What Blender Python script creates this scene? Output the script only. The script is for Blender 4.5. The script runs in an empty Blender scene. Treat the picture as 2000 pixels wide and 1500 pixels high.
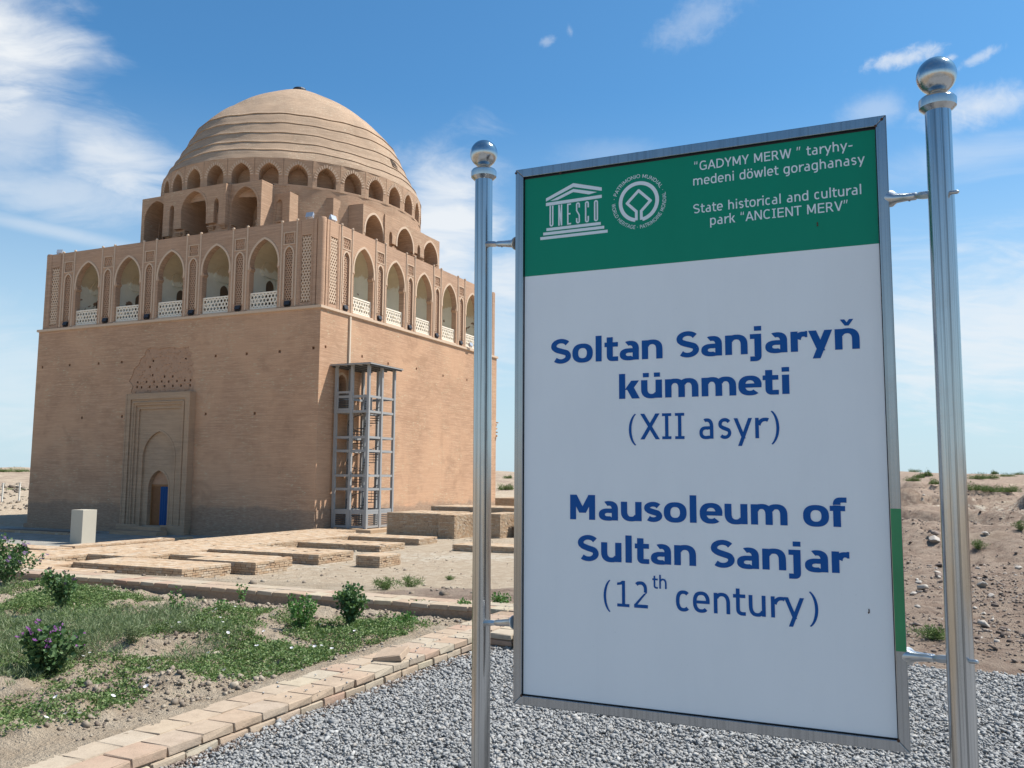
import bpy, math, random
import numpy as np
from mathutils import Vector, Matrix
from mathutils.geometry import tessellate_polygon

random.seed(7)
rng = np.random.default_rng(7)
PI = math.pi
SC = bpy.context.scene
COL = SC.collection

# ------------------------------------------------------------------ camera
PITCH, ROLL, FPX = 0.1048, 0.0075, 1704.4
YAW = 0.4267                     # the mausoleum's walls, the kerb and the old walls all share this direction
EYE = Vector((0, 0, 1.75))
cp, sp = math.cos(PITCH), math.sin(PITCH)
rt, up, fw = Vector((1, 0, 0)), Vector((0, -sp, cp)), Vector((0, cp, sp))
rt2 = rt * math.cos(ROLL) + up * math.sin(ROLL)
up2 = -rt * math.sin(ROLL) + up * math.cos(ROLL)
cd = bpy.data.cameras.new('camera')
cd.sensor_width = 36.0
cd.lens = 36.0 * FPX / 2000.0
cd.clip_start, cd.clip_end = 0.05, 6000
cam = bpy.data.objects.new('camera', cd)
COL.objects.link(cam)
cam.matrix_world = Matrix(((rt2.x, up2.x, -fw.x, EYE.x), (rt2.y, up2.y, -fw.y, EYE.y), (rt2.z, up2.z, -fw.z, EYE.z), (0, 0, 0, 1)))
SC.camera = cam

# ------------------------------------------------------------------ local frame of the mausoleum (origin: centre of its base)
BASE = 1.75 - 3.7923
CTR = Vector((-19.3357, 74.5433, BASE))
BM = Matrix.Translation(CTR) @ Matrix.Rotation(-YAW, 4, 'Z')
BMI = BM.inverted()

# ------------------------------------------------------------------ light
SUN_TH, SUN_EL = math.radians(50), math.radians(57)      # from the far right of the right-hand face
sl = Vector((math.sin(SUN_TH) * math.cos(SUN_EL), math.cos(SUN_TH) * math.cos(SUN_EL), math.sin(SUN_EL)))
SUN = (BM.to_3x3() @ sl).normalized()
ld = bpy.data.lights.new('sun', 'SUN')
ld.energy, ld.angle, ld.color = 5.0, math.radians(0.5), (1.0, 0.955, 0.885)
so = bpy.data.objects.new('sun', ld)
COL.objects.link(so)
so.rotation_euler = SUN.to_track_quat('Z', 'Y').to_euler()
so.location = SUN * 100

world = bpy.data.worlds.new('World')
SC.world = world
world.use_nodes = True
wn, wl = world.node_tree.nodes, world.node_tree.links
wn.clear()


class NT:
    """small helper round a node tree"""
    def __init__(s, nodes, links):
        s.n, s.l = nodes, links

    def new(s, typ, ins=None, **kw):
        nd = s.n.new(typ)
        for k, v in kw.items():
            setattr(nd, k, v)
        for k, v in (ins or {}).items():
            s.put(nd.inputs[k], v)
        return nd

    def put(s, sock, v):
        if hasattr(v, 'is_output') or hasattr(v, 'links'):
            s.l.new(v, sock)
        else:
            sock.default_value = v

    def math(s, op, a, b=0.0, c=None, clamp=False):
        nd = s.n.new('ShaderNodeMath'); nd.operation = op; nd.use_clamp = clamp
        s.put(nd.inputs[0], a); s.put(nd.inputs[1], b)
        if c is not None: s.put(nd.inputs[2], c)
        return nd.outputs[0]

    def vmath(s, op, a, b=(0, 0, 0), out=0):
        nd = s.n.new('ShaderNodeVectorMath'); nd.operation = op
        s.put(nd.inputs[0], a); s.put(nd.inputs[1], b)
        return nd.outputs['Value'] if op in ('DOT_PRODUCT', 'LENGTH', 'DISTANCE') else nd.outputs[out]

    def comb(s, x, y, z):
        nd = s.n.new('ShaderNodeCombineXYZ')
        for i, v in enumerate((x, y, z)): s.put(nd.inputs[i], v)
        return nd.outputs[0]

    def sep(s, v):
        nd = s.n.new('ShaderNodeSeparateXYZ'); s.l.new(v, nd.inputs[0]); return nd.outputs

    def noise(s, vec, scale, detail=4.0, rough=0.55, dist=0.0):
        nd = s.n.new('ShaderNodeTexNoise')
        if vec is not None: s.l.new(vec, nd.inputs['Vector'])
        nd.inputs['Scale'].default_value = scale; nd.inputs['Detail'].default_value = detail
        nd.inputs['Roughness'].default_value = rough; nd.inputs['Distortion'].default_value = dist
        return nd.outputs['Fac']

    def ramp(s, f, lo, hi, a=0.0, b=1.0, smooth=True):
        nd = s.n.new('ShaderNodeMapRange')
        nd.interpolation_type = 'SMOOTHSTEP' if smooth else 'LINEAR'
        for i, v in enumerate((f, lo, hi, a, b)): s.put(nd.inputs[i], v)
        return nd.outputs[0]

    def mix(s, f, a, b, mode='MIX'):
        nd = s.n.new('ShaderNodeMix'); nd.data_type = 'RGBA'; nd.blend_type = mode
        s.put(nd.inputs[0], f)
        for sock, v in ((nd.inputs[6], a), (nd.inputs[7], b)):
            if isinstance(v, tuple): v = (*v[:3], 1.0)
            s.put(sock, v)
        return nd.outputs[2]


W = NT(wn, wl)
sky = W.new('ShaderNodeTexSky', sky_type='NISHITA')
sky.sun_disc = False
sky.sun_elevation = math.asin(SUN.z)
sky.sun_rotation = math.atan2(SUN.x, SUN.y)
sky.altitude = 200
sky.air_density, sky.dust_density, sky.ozone_density = 1.0, 0.9, 1.6
tc = W.new('ShaderNodeTexCoord').outputs['Generated']
dx, dy, dz = W.sep(tc)
zc = W.math('MAXIMUM', dz, 0.0)
den = W.math('ADD', zc, 0.22)
flat = W.comb(W.math('DIVIDE', dx, den), W.math('DIVIDE', dy, den), 0.0)      # where the ray meets the cloud layer
warp = W.new('ShaderNodeTexNoise', {'Vector': flat, 'Scale': 2.2, 'Detail': 3.0}).outputs['Color']
flatw = W.vmath('ADD', flat, W.vmath('MULTIPLY', warp, (0.35, 0.35, 0)))
wisp = W.noise(W.vmath('MULTIPLY', flatw, (1.6, 3.4, 1)), 2.1, 7.0, 0.62, 0.3)
puff = W.noise(flatw, 5.5, 6.0, 0.6, 0.2)
edge = W.math('MULTIPLY', W.math('SUBTRACT', puff, 0.5), 1.3)
edge2 = W.math('MULTIPLY', W.math('SUBTRACT', wisp, 0.5), 2.0)
fine = W.ramp(W.noise(W.vmath('MULTIPLY', flatw, (1.0, 2.4, 1)), 5.0, 5.0, 0.55, 0.2), 0.30, 0.60, 0.72, 1.0)


def blob(c, ra, rb, amt, rot=0.0, soft=1.0, n_in=1.0, fine_in=0.0):
    """one bank of cloud: centre direction c, half sizes ra (along) and rb (across)"""
    c = Vector(c).normalized()
    a = Vector((c.y, -c.x, 0)).normalized()
    b = c.cross(a) * -1
    if b.z < 0: b = -b
    a, b = a * math.cos(rot) + b * math.sin(rot), -a * math.sin(rot) + b * math.cos(rot)
    d = W.vmath('SUBTRACT', tc, tuple(c))
    p = W.math('DIVIDE', W.vmath('DOT_PRODUCT', d, tuple(a)), ra)
    q = W.math('DIVIDE', W.vmath('DOT_PRODUCT', d, tuple(b)), rb)
    r = W.math('SQRT', W.math('ADD', W.math('MULTIPLY', p, p), W.math('MULTIPLY', q, q)))
    if n_in: r = W.math('ADD', r, W.math('MULTIPLY', W.math('ADD', edge, edge2), n_in))
    if fine_in: r = W.math('ADD', r, W.math('MULTIPLY', small, fine_in))
    return W.ramp(r, 1.0 + soft * 0.5, 1.0 - soft * 0.85, 0.0, amt)


small = W.math('SUBTRACT', W.noise(tc, 70.0, 5.0, 0.65, 0.4), 0.5)
banks = [blob((-0.50, 0.77, 0.405), 0.085, 0.085, 1.0, 0.3), blob((-0.48, 0.80, 0.345), 0.05, 0.06, 0.6, 0.6),
         blob((-0.40, 0.86, 0.318), 0.065, 0.038, 0.8, -0.35), blob((-0.44, 0.85, 0.275), 0.10, 0.022, 0.5, 0.0), blob((-0.45, 0.85, 0.238), 0.11, 0.007, 0.4, -0.12, 1.2, 0.3),
         blob((-0.075, 0.955, 0.275), 0.06, 0.085, 0.95, 0.0), blob((-0.01, 0.977, 0.215), 0.07, 0.04, 0.8), blob((-0.04, 0.96, 0.16), 0.08, 0.05, 0.5),
         blob((0.385, 0.824, 0.414), 0.030, 0.0075, 0.75, 0.1, 1.1, 0.25, 2.2), blob((0.425, 0.812, 0.408), 0.006, 0.0035, 0.6, 0.2, 1.1, 0.0, 2.4), blob((0.445, 0.800, 0.402), 0.017, 0.0045, 0.5, 0.25, 1.1, 0.2, 2.6),
         blob((0.452, 0.82, 0.362), 0.045, 0.017, 0.75, 0.0, 1.1, 0.7, 1.0), blob((0.36, 0.845, 0.368), 0.032, 0.015, 0.35, 0.1, 1.1, 0.7, 1.0), blob((0.45, 0.836, 0.315), 0.10, 0.02, 0.32),
         blob((0.033, 0.87, 0.452), 0.0085, 0.0045, 0.30, 0.3, 1.1, 0.0, 2.4), blob((0.058, 0.87, 0.463), 0.0035, 0.006, 0.26, 0.3, 1.1, 0.0, 2.4),
         blob((0.19, 0.862, 0.475), 0.04, 0.018, 0.28, 0.4, 1.2, 0.8, 1.6), blob((0.10, 0.92, 0.35), 0.05, 0.012, 0.16, 0, 1.2, 0.7, 1.0), blob((0.29, 0.82, 0.495), 0.020, 0.004, 0.55, 0.0, 1.1, 0.2, 2.2),
         blob((0.486, 0.862, 0.150), 0.17, 0.075, 0.75), blob((-0.506, 0.86, 0.09), 0.10, 0.06, 0.35)]
cl = banks[0]
for b_ in banks[1:]:
    cl = W.math('MAXIMUM', cl, b_)
# loose wisps over the rest of the sky, outside the picture
away = W.ramp(dy, 0.35, -0.1)
gen = W.math('MULTIPLY', W.ramp(wisp, 0.52, 0.72, 0.0, 0.55), away)
cl = W.math('MULTIPLY', W.math('MAXIMUM', cl, gen), fine)
hz = W.ramp(dz, 0.42, 0.0, 0.0, 0.88)                       # pale air low over the desert
skyc = W.mix(1.0, sky.outputs[0], (0.42, 0.82, 1.02), 'MULTIPLY')
c1 = W.mix(hz, skyc, (4.2, 5.25, 5.85))
c2 = W.mix(cl, c1, (5.7, 5.95, 6.2))
bg = W.new('ShaderNodeBackground', {'Color': c2, 'Strength': 0.10})
wo = W.new('ShaderNodeOutputWorld', {'Surface': bg.outputs[0]})

SC.view_settings.view_transform = 'Standard'
SC.view_settings.look = 'None'
SC.view_settings.gamma = 1.0
SC.view_settings.exposure = 0.6
SC.view_settings.use_curve_mapping = False
SC.cycles.max_bounces = 8
SC.cycles.diffuse_bounces = 5


# ------------------------------------------------------------------ helpers: objects
def tag(o, label=None, cat=None, group=None, kind=None):
    if label: o['label'] = label
    if cat: o['category'] = cat
    if group: o['group'] = group
    if kind: o['kind'] = kind
    return o


def link(o, parent=None):
    COL.objects.link(o)
    if parent is not None: o.parent = parent
    return o


def empty(name, loc=(0, 0, 0), rz=0.0, mat=None):
    o = bpy.data.objects.new(name, None)
    o.empty_display_size = 0.2
    if mat is not None: o.matrix_world = mat
    else:
        o.location = loc; o.rotation_euler = (0, 0, rz)
    return link(o)


def copy_tree(o, parent=None):
    c = o.copy(); link(c, parent)
    for ch in list(o.children): copy_tree(ch, c)
    return c


class MB:
    """collects polygons; build() links them as one mesh object"""
    def __init__(s, M=None):
        s.v, s.f, s.M, s.mi, s.cur = [], [], M or Matrix.Identity(4), [], 0

    def add(s, vs, fs):
        k = len(s.v)
        s.v += [tuple(s.M @ Vector(p)) for p in vs]
        s.f += [tuple(k + i for i in f) for f in fs]
        s.mi += [s.cur] * len(fs)

    def box(s, x0, x1, y0, y1, z0, z1, jit=0.0):
        vs = [(x, y, z) for z in (z0, z1) for y in (y0, y1) for x in (x0, x1)]
        if jit: vs = [tuple(c + random.uniform(-jit, jit) for c in p) for p in vs]
        s.add(vs, [(0, 2, 3, 1), (4, 5, 7, 6), (0, 1, 5, 4), (2, 6, 7, 3), (0, 4, 6, 2), (1, 3, 7, 5)])

    def bar(s, a, b, w, h, upv=(0, 0, 1)):
        """rectangular bar from a to b; w across, h along upv"""
        a, b = Vector(a), Vector(b); d = (b - a)
        if d.length < 1e-6: return
        d.normalize(); upv = Vector(upv)
        x = d.cross(upv)
        if x.length < 1e-5: x = d.cross(Vector((1, 0, 0)))
        x.normalize(); y = x.cross(d).normalized()
        vs = [p + x * sx * w / 2 + y * sy * h / 2 for p in (a, b) for sx, sy in ((-1, -1), (1, -1), (1, 1), (-1, 1))]
        s.add(vs, [(0, 1, 2, 3), (7, 6, 5, 4), (0, 4, 5, 1), (1, 5, 6, 2), (2, 6, 7, 3), (3, 7, 4, 0)])

    def tube(s, pts, r, n=10, caps=True):
        pts = [Vector(p) for p in pts]
        if not hasattr(r, '__len__'): r = [r] * len(pts)
        vs, fs = [], []
        for i, p in enumerate(pts):
            d = (pts[min(i + 1, len(pts) - 1)] - pts[max(i - 1, 0)]).normalized()
            x = d.cross(Vector((0, 0, 1)))
            if x.length < 1e-4: x = Vector((1, 0, 0))
            x.normalize(); y = d.cross(x).normalized()
            for k in range(n):
                t = 2 * PI * k / n
                vs.append(p + (x * math.cos(t) + y * math.sin(t)) * r[i])
        for i in range(len(pts) - 1):
            for k in range(n):
                a, b = i * n + k, i * n + (k + 1) % n
                fs.append((a, a + n, b + n, b))
        if caps:
            fs.append(tuple(range(n))); fs.append(tuple(reversed(range((len(pts) - 1) * n, len(pts) * n))))
        s.add(vs, fs)

    def lathe(s, prof, n=32, a0=0.0, a1=2 * PI, cx=0.0, cy=0.0, wob=None):
        full = abs(a1 - a0 - 2 * PI) < 1e-6
        m = n if full else n + 1
        vs, fs = [], []
        for j, (r, z) in enumerate(prof):
            for k in range(m):
                t = a0 + (a1 - a0) * k / n
                rr = r + (wob(t, z, j)[0] if wob else 0); zz = z + (wob(t, z, j)[1] if wob else 0)
                vs.append((cx + rr * math.cos(t), cy + rr * math.sin(t), zz))
        for j in range(len(prof) - 1):
            for k in range(n):
                a, b = j * m + k, j * m + (k + 1) % m
                fs.append((a, b, b + m, a + m))
        s.add(vs, fs)

    def panel(s, outer, holes=(), y=0.0, flip=False):
        """flat wall in the (s, z) plane facing -Y; holes = (polygon, depth, back)"""
        polys = [[Vector((p[0], p[1], 0)) for p in outer]] + [[Vector((p[0], p[1], 0)) for p in h[0]] for h in holes]
        flatp = [p for q in polys for p in q]
        tris = tessellate_polygon(polys)
        fs = []
        for t in tris:
            a, b, c = (flatp[i] for i in t)
            ar = (b.x - a.x) * (c.y - a.y) - (b.y - a.y) * (c.x - a.x)
            if abs(ar) < 1e-9: continue
            if (ar < 0) != flip: t = t[::-1]
            fs.append(tuple(t))
        s.add([(p.x, y, p.y) for p in flatp], fs)
        for h in holes:
            poly, dep, back = h[0], h[1], h[2]
            s.reveal(poly, y, y + dep, back)

    def reveal(s, poly, y0, y1, back=True):
        n = len(poly)
        ar = sum(poly[i][0] * poly[(i + 1) % n][1] - poly[(i + 1) % n][0] * poly[i][1] for i in range(n))
        if ar < 0: poly = poly[::-1]
        vs = [(p[0], y0, p[1]) for p in poly] + [(p[0], y1, p[1]) for p in poly]
        s.add(vs, [(i, (i + 1) % n, n + (i + 1) % n, n + i) for i in range(n)])
        if back: s.panel(poly, (), y1)

    def band(s, path, w, y, proud, closed=False):
        """raised strip along a path in the (s, z) plane; w outward from it to the left of travel"""
        n = len(path); off = []
        for i in range(n):
            a = path[max(i - 1, 0)]; b = path[min(i + 1, n - 1)]
            d = Vector((b[0] - a[0], b[1] - a[1])); d.normalize()
            off.append((path[i][0] - d.y * w, path[i][1] + d.x * w))
        vs = [(p[0], y - proud, p[1]) for p in path] + [(p[0], y - proud, p[1]) for p in off] \
            + [(p[0], y, p[1]) for p in path] + [(p[0], y, p[1]) for p in off]
        fs = []
        for i in range(n - 1):
            fs += [(i, i + 1, n + i + 1, n + i), (i + 1, i, 2 * n + i, 2 * n + i + 1), (n + i, n + i + 1, 3 * n + i + 1, 3 * n + i)]
        fs += [(0, n, 3 * n, 2 * n), (n - 1, 3 * n - 1, 4 * n - 1, 2 * n - 1)]
        s.add(vs, fs)

    def build(s, name, mat, parent=None, smooth=False, loc=None):
        me = bpy.data.meshes.new(name)
        me.from_pydata(s.v, [], s.f)
        for m in (mat if isinstance(mat, (list, tuple)) else [mat]): me.materials.append(m)
        if any(s.mi): me.polygons.foreach_set('material_index', s.mi)
        if smooth: me.polygons.foreach_set('use_smooth', [True] * len(me.polygons))
        me.update()
        if smooth: me.set_sharp_from_angle(angle=0.55)
        o = bpy.data.objects.new(name, me)
        if loc is not None: o.location = loc
        return link(o, parent)


def np_mesh(name, verts, faces, mat, parent=None, smooth=False, attr=None):
    """verts (n,3), faces (m,k) with one k"""
    me = bpy.data.meshes.new(name)
    verts = np.ascontiguousarray(verts, np.float32); faces = np.ascontiguousarray(faces, np.int32)
    k = faces.shape[1]
    me.vertices.add(len(verts)); me.vertices.foreach_set('co', verts.ravel())
    me.loops.add(faces.size); me.loops.foreach_set('vertex_index', faces.ravel())
    me.polygons.add(len(faces))
    me.polygons.foreach_set('loop_start', np.arange(0, faces.size, k, dtype=np.int32))
    try: me.polygons.foreach_set('loop_total', np.full(len(faces), k, np.int32))
    except Exception: pass
    if smooth: me.polygons.foreach_set('use_smooth', np.ones(len(faces), bool))
    for nm, arr in (attr or {}).items():
        at = me.color_attributes.new(nm, 'FLOAT_COLOR', 'POINT')
        at.data.foreach_set('color', np.ascontiguousarray(arr, np.float32).ravel())
    me.materials.append(mat)
    me.update(); me.validate()
    return link(bpy.data.objects.new(name, me), parent)


def arch(c, w, z0, zs, rise, n=9, cusp=False, keel=0.0):
    """pointed arch outline (s, z), counter-clockwise from the lower left going right"""
    cc = (rise * rise - w * w) / (2 * w); rho = cc + w
    a1 = math.atan2(rise, cc) if cc >= 0 else math.pi - math.atan2(rise, -cc)
    right = []
    for i in range(n + 1):
        t = a1 * i / n
        x = -cc + rho * math.cos(t); z = rho * math.sin(t)
        right.append((x, z))
    right[-1] = (0.0, rise)
    pts = [(c - w, z0), (c + w, z0)]
    if cusp: pts += [(c + w, zs - .42), (c + w - .10, zs - .34), (c + w - .13, zs - .22), (c + w - .05, zs - .12), (c + w - .08, zs - .05)]
    pts += [(c + x, zs + z) for x, z in right]
    pts += [(c - x, zs + z) for x, z in right[-2::-1]]
    if cusp: pts += [(c - w + .08, zs - .05), (c - w + .05, zs - .12), (c - w + .13, zs - .22), (c - w + .10, zs - .34), (c - w, zs - .42)]
    return pts


def rect(x0, x1, z0, z1): return [(x0, z0), (x1, z0), (x1, z1), (x0, z1)]


def clip(p, d, poly):
    """part of the line p + t d inside a convex counter-clockwise polygon"""
    t0, t1 = -1e9, 1e9; n = len(poly)
    for i in range(n):
        a, b = poly[i], poly[(i + 1) % n]
        nx, ny = -(b[1] - a[1]), b[0] - a[0]
        num = nx * (p[0] - a[0]) + ny * (p[1] - a[1]); de = nx * d[0] + ny * d[1]
        if abs(de) < 1e-12:
            if num < 0: return None
            continue
        t = -num / de
        if de > 0: t0 = max(t0, t)
        else: t1 = min(t1, t)
    return (t0, t1) if t1 - t0 > 1e-3 else None


def lattice(mb, poly, cx, cz, d, w, y, th, fams=(0, 60, 120), stagger=0.002):
    """strapwork: families of straight bars clipped to the polygon (star and hexagon pattern)"""
    for fi, a in enumerate(fams):
        a = math.radians(a); dr = (math.cos(a), math.sin(a)); nr = (-dr[1], dr[0])
        for k in range(-60, 60):
            q = (cx + nr[0] * (k + .5) * d, cz + nr[1] * (k + .5) * d)
            c = clip(q, dr, poly)
            if not c: continue
            A = (q[0] + dr[0] * c[0], y + fi * stagger, q[1] + dr[1] * c[0]); B = (q[0] + dr[0] * c[1], y + fi * stagger, q[1] + dr[1] * c[1])
            mb.bar(A, B, w, th, (0, -1, 0))
# ------------------------------------------------------------------ materials
def material(name):
    m = bpy.data.materials.new(name); m.use_nodes = True
    m.node_tree.nodes.clear()
    t = NT(m.node_tree.nodes, m.node_tree.links)
    t.out = t.new('ShaderNodeOutputMaterial')
    t.bsdf = t.new('ShaderNodeBsdfPrincipled')
    t.l.new(t.bsdf.outputs[0], t.out.inputs[0])
    return m, t


def finish(t, col, rough=0.9, metal=0.0, height=None, dist=0.01, strength=1.0, spec=0.3):
    t.put(t.bsdf.inputs['Base Color'], (*col[:3], 1) if isinstance(col, tuple) else col)
    t.put(t.bsdf.inputs['Roughness'], rough); t.put(t.bsdf.inputs['Metallic'], metal)
    t.bsdf.inputs['Specular IOR Level'].default_value = spec
    if height is not None:
        b = t.new('ShaderNodeBump', {'Height': height, 'Distance': dist, 'Strength': strength})
        t.l.new(b.outputs[0], t.bsdf.inputs['Normal'])


def simple(name, col, rough=0.6, metal=0.0, var=0.15, scale=8.0, bump=0.0, spec=0.3, detail=4.0):
    m, t = material(name)
    o = t.new('ShaderNodeTexCoord').outputs['Object']
    n = t.noise(o, scale, detail, 0.6)
    c = t.mix(n, tuple(x * (1 - var) for x in col), tuple(min(1, x * (1 + var)) for x in col))
    finish(t, c, rough, metal, n if bump else None, bump or 0.01, spec=spec)
    return m


def wall_brick(name, c_a, c_b, mode='wall', bw=0.27, rh=0.072, bump=0.012, plinth=True, stains=True):
    """fired brick seen from far: brick courses, lime repairs, damp plinth, weathered patches"""
    m, t = material(name)
    o = t.new('ShaderNodeTexCoord').outputs['Object']
    x, y, z = t.sep(o)
    if mode == 'dome':
        s_ = t.math('MULTIPLY', t.math('ARCTAN2', y, x), 10.0)
        vec = t.comb(s_, z, 0.0)
    else:
        vec = t.comb(t.math('ADD', x, y), z, 0.0)
    br = t.new('ShaderNodeTexBrick', {'Vector': vec, 'Color1': (0, 0, 0, 1), 'Color2': (1, 1, 1, 1), 'Mortar': (0.5, 0.5, 0.5, 1), 'Scale': 1.0,
                                      'Mortar Size': 0.010, 'Mortar Smooth': 0.4, 'Brick Width': bw, 'Row Height': rh})
    tone = t.new('ShaderNodeRGBToBW', {0: br.outputs['Color']}).outputs[0]
    course = t.noise(t.vmath('MULTIPLY', vec, (0.55, 11.0, 1)), 1.0, 3.0, 0.7)
    speck = t.noise(t.vmath('MULTIPLY', vec, (2.2, 9.0, 1)), 1.3, 4.0, 0.7)
    base = t.mix(t.ramp(tone, 0.0, 1.0, 0.2, 0.8, False), c_a, c_b)
    base = t.mix(t.ramp(course, 0.38, 0.62, 0.0, 0.6), base, tuple(c * 0.74 for c in c_a))
    base = t.mix(t.ramp(t.noise(t.comb(0.0, 0.0, z), 3.3, 4.0, 0.7), 0.45, 0.62, 0.0, 0.30), base, tuple(c * 0.80 for c in c_a))
    big = t.noise(o, 0.16, 5.0, 0.6, 0.6)
    base = t.mix(t.ramp(big, 0.42, 0.62, 0.0, 0.55), base, tuple(c * k for c, k in zip(c_b, (1.02, 0.96, 0.90))))
    if stains:
        mid = t.noise(t.vmath('MULTIPLY', o, (1, 1, 1.6)), 0.42, 6.0, 0.65, 0.8)
        base = t.mix(t.ramp(mid, 0.52, 0.70, 0.0, 0.5), base, tuple(c * 0.72 for c in c_a))
        run = t.noise(t.vmath('MULTIPLY', t.comb(t.math('ADD', x, y), z, 0.0), (1.6, 0.10, 1)), 1.0, 5.0, 0.65)
        base = t.mix(t.ramp(run, 0.55, 0.75, 0.0, 0.22), base, tuple(c * 0.70 for c in c_a))
        # pale brick-shaped repairs, in drifts
        drift = t.ramp(t.noise(o, 0.45, 4.0, 0.6, 0.5), 0.46, 0.60)
        rep = t.math('MULTIPLY', t.ramp(speck, 0.57, 0.64), drift)
        base = t.mix(t.math('MULTIPLY', rep, 0.75), base, tuple(min(0.62, c * 1.5) for c in c_b))
    if plinth:
        wob = t.math('MULTIPLY', t.math('SUBTRACT', t.noise(o, 0.7, 3.0), 0.5), 1.1)
        pz = t.ramp(t.math('ADD', z, wob), 1.75, 1.35)
        grey = t.mix(t.ramp(speck, 0.4, 0.6), (0.20, 0.155, 0.12), (0.33, 0.265, 0.205))
        base = t.mix(t.math('MULTIPLY', pz, 0.6), base, grey)
    joint = t.math('SUBTRACT', 1.0, br.outputs['Fac'])
    base = t.mix(t.math('MULTIPLY', br.outputs['Fac'], 0.45), base, tuple(c * 0.55 for c in c_a))
    hgt = t.math('ADD', t.math('MULTIPLY', joint, 0.7), t.math('ADD', t.math('MULTIPLY', tone, 0.35), t.math('MULTIPLY', speck, 1.4)))
    finish(t, base, 0.95, 0, hgt, bump, spec=0.1)
    return m


M = {}
BR_A, BR_B = (0.51, 0.305, 0.19), (0.65, 0.43, 0.29)
M['wall'] = wall_brick('wall_brick', BR_A, BR_B)
M['gallery'] = wall_brick('gallery_brick', (0.46, 0.295, 0.20), (0.58, 0.395, 0.28), plinth=False, stains=False)
M['upper'] = wall_brick('upper_brick', (0.46, 0.30, 0.20), (0.57, 0.395, 0.275), plinth=False)
M['dome'] = wall_brick('dome_brick', (0.39, 0.275, 0.19), (0.49, 0.365, 0.265), mode='dome', plinth=False, bw=0.3, rh=0.085, bump=0.010)
M['portal'] = wall_brick('portal_brick', (0.40, 0.28, 0.19), (0.52, 0.375, 0.26), plinth=False, stains=False, bump=0.006)
M['trim'] = simple('pale_brick_trim', (0.56, 0.42, 0.305), 0.95, var=0.12, scale=9, bump=0.006)
M['rough'] = simple('eroded_brick', (0.42, 0.26, 0.17), 1.0, var=0.22, scale=3.5, bump=0.05, detail=8)
M['roof'] = simple('roof_brick', (0.33, 0.26, 0.19), 1.0, var=0.15, scale=2)
M['screen'] = simple('white_pierced_plaster', (0.78, 0.70, 0.58), 0.9, var=0.06, scale=5)
M['dark_metal'] = simple('black_lamp_metal', (0.03, 0.03, 0.035), 0.5, var=0.2)
M['lamp_grey'] = simple('grey_lamp_housing', (0.45, 0.48, 0.52), 0.35, 0.3)
M['grey_paint'] = simple('grey_paint', (0.31, 0.31, 0.305), 0.55, var=0.10, scale=5)
M['grey_dark'] = simple('dark_grey_paint', (0.06, 0.065, 0.068), 0.6, var=0.15)
M['wood'] = simple('brown_door_wood', (0.19, 0.085, 0.035), 0.6, var=0.3, scale=6, bump=0.004)
M['wood_pale'] = simple('pale_door_frame', (0.28, 0.14, 0.06), 0.6, var=0.2, scale=6)
M['blue'] = simple('blue_cloth', (0.014, 0.065, 0.20), 0.8, var=0.15, scale=3)
M['dark_in'] = simple('interior_shade', (0.05, 0.035, 0.025), 1.0)  # near black, the shade of deep openings put into the colour
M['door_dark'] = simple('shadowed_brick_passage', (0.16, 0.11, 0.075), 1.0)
M['pipe'] = simple('cream_pipe', (0.62, 0.52, 0.40), 0.6)
M['bed'] = simple('dark_soil', (0.15, 0.11, 0.08), 1.0, var=0.3, scale=2.0, bump=0.03)  # dark brown, darker than the court slabs
M['stone'] = simple('pale_marble_block', (0.46, 0.42, 0.345), 0.6, var=0.06, scale=3)
M['white_metal'] = simple('white_post_paint', (0.7, 0.68, 0.62), 0.5)
M['green_edge'] = simple('green_strip', (0.015, 0.22, 0.075), 0.25, var=0.35, scale=4, spec=0.6)


def plaster():
    m, t = material('gallery_plaster')
    o = t.new('ShaderNodeTexCoord').outputs['Object']
    x, y, z = t.sep(o)
    n = t.noise(o, 0.9, 5.0, 0.62, 0.6)
    f = t.ramp(t.math('ADD', z, t.math('MULTIPLY', t.math('SUBTRACT', n, 0.5), 1.5)), 18.2, 18.4)
    white = t.mix(t.noise(o, 1.7, 5.0, 0.65), (0.74, 0.72, 0.63), (0.88, 0.86, 0.77))
    loss = t.ramp(t.noise(o, 0.8, 4.0, 0.5, 0.4), 0.665, 0.685)
    white = t.mix(loss, white, (0.26, 0.17, 0.115))
    tan = t.mix(t.noise(o, 2.5, 4.0), (0.60, 0.49, 0.34), (0.72, 0.61, 0.45))
    finish(t, t.mix(f, white, tan), 0.95, 0, n, 0.03, spec=0.1)
    return m


M['plaster'] = plaster()


def steel(name, rough, col=(0.50, 0.505, 0.51), streak=0.85, hi=0.10):
    m, t = material(name)
    o = t.new('ShaderNodeTexCoord').outputs['Object']
    n = t.noise(t.vmath('MULTIPLY', o, (130, 130, 0.5)), 1.0, 5.0, 0.75)
    sm = t.noise(o, 7.0, 5.0, 0.7, 0.5)
    r = t.math('ADD', rough, t.math('MULTIPLY', t.ramp(sm, 0.4, 0.75), hi))
    r = t.math('ADD', r, t.math('MULTIPLY', n, 0.05))
    c = t.mix(t.ramp(n, 0.46, 0.62, 0.0, streak), col, tuple(x * 0.42 for x in col))  # dark vertical streaks in the colour stand in for reflections
    c = t.mix(t.ramp(sm, 0.55, 0.8, 0.0, 0.35), c, (0.42, 0.40, 0.37))
    finish(t, c, r, 1.0, n, 0.0006)
    return m


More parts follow.
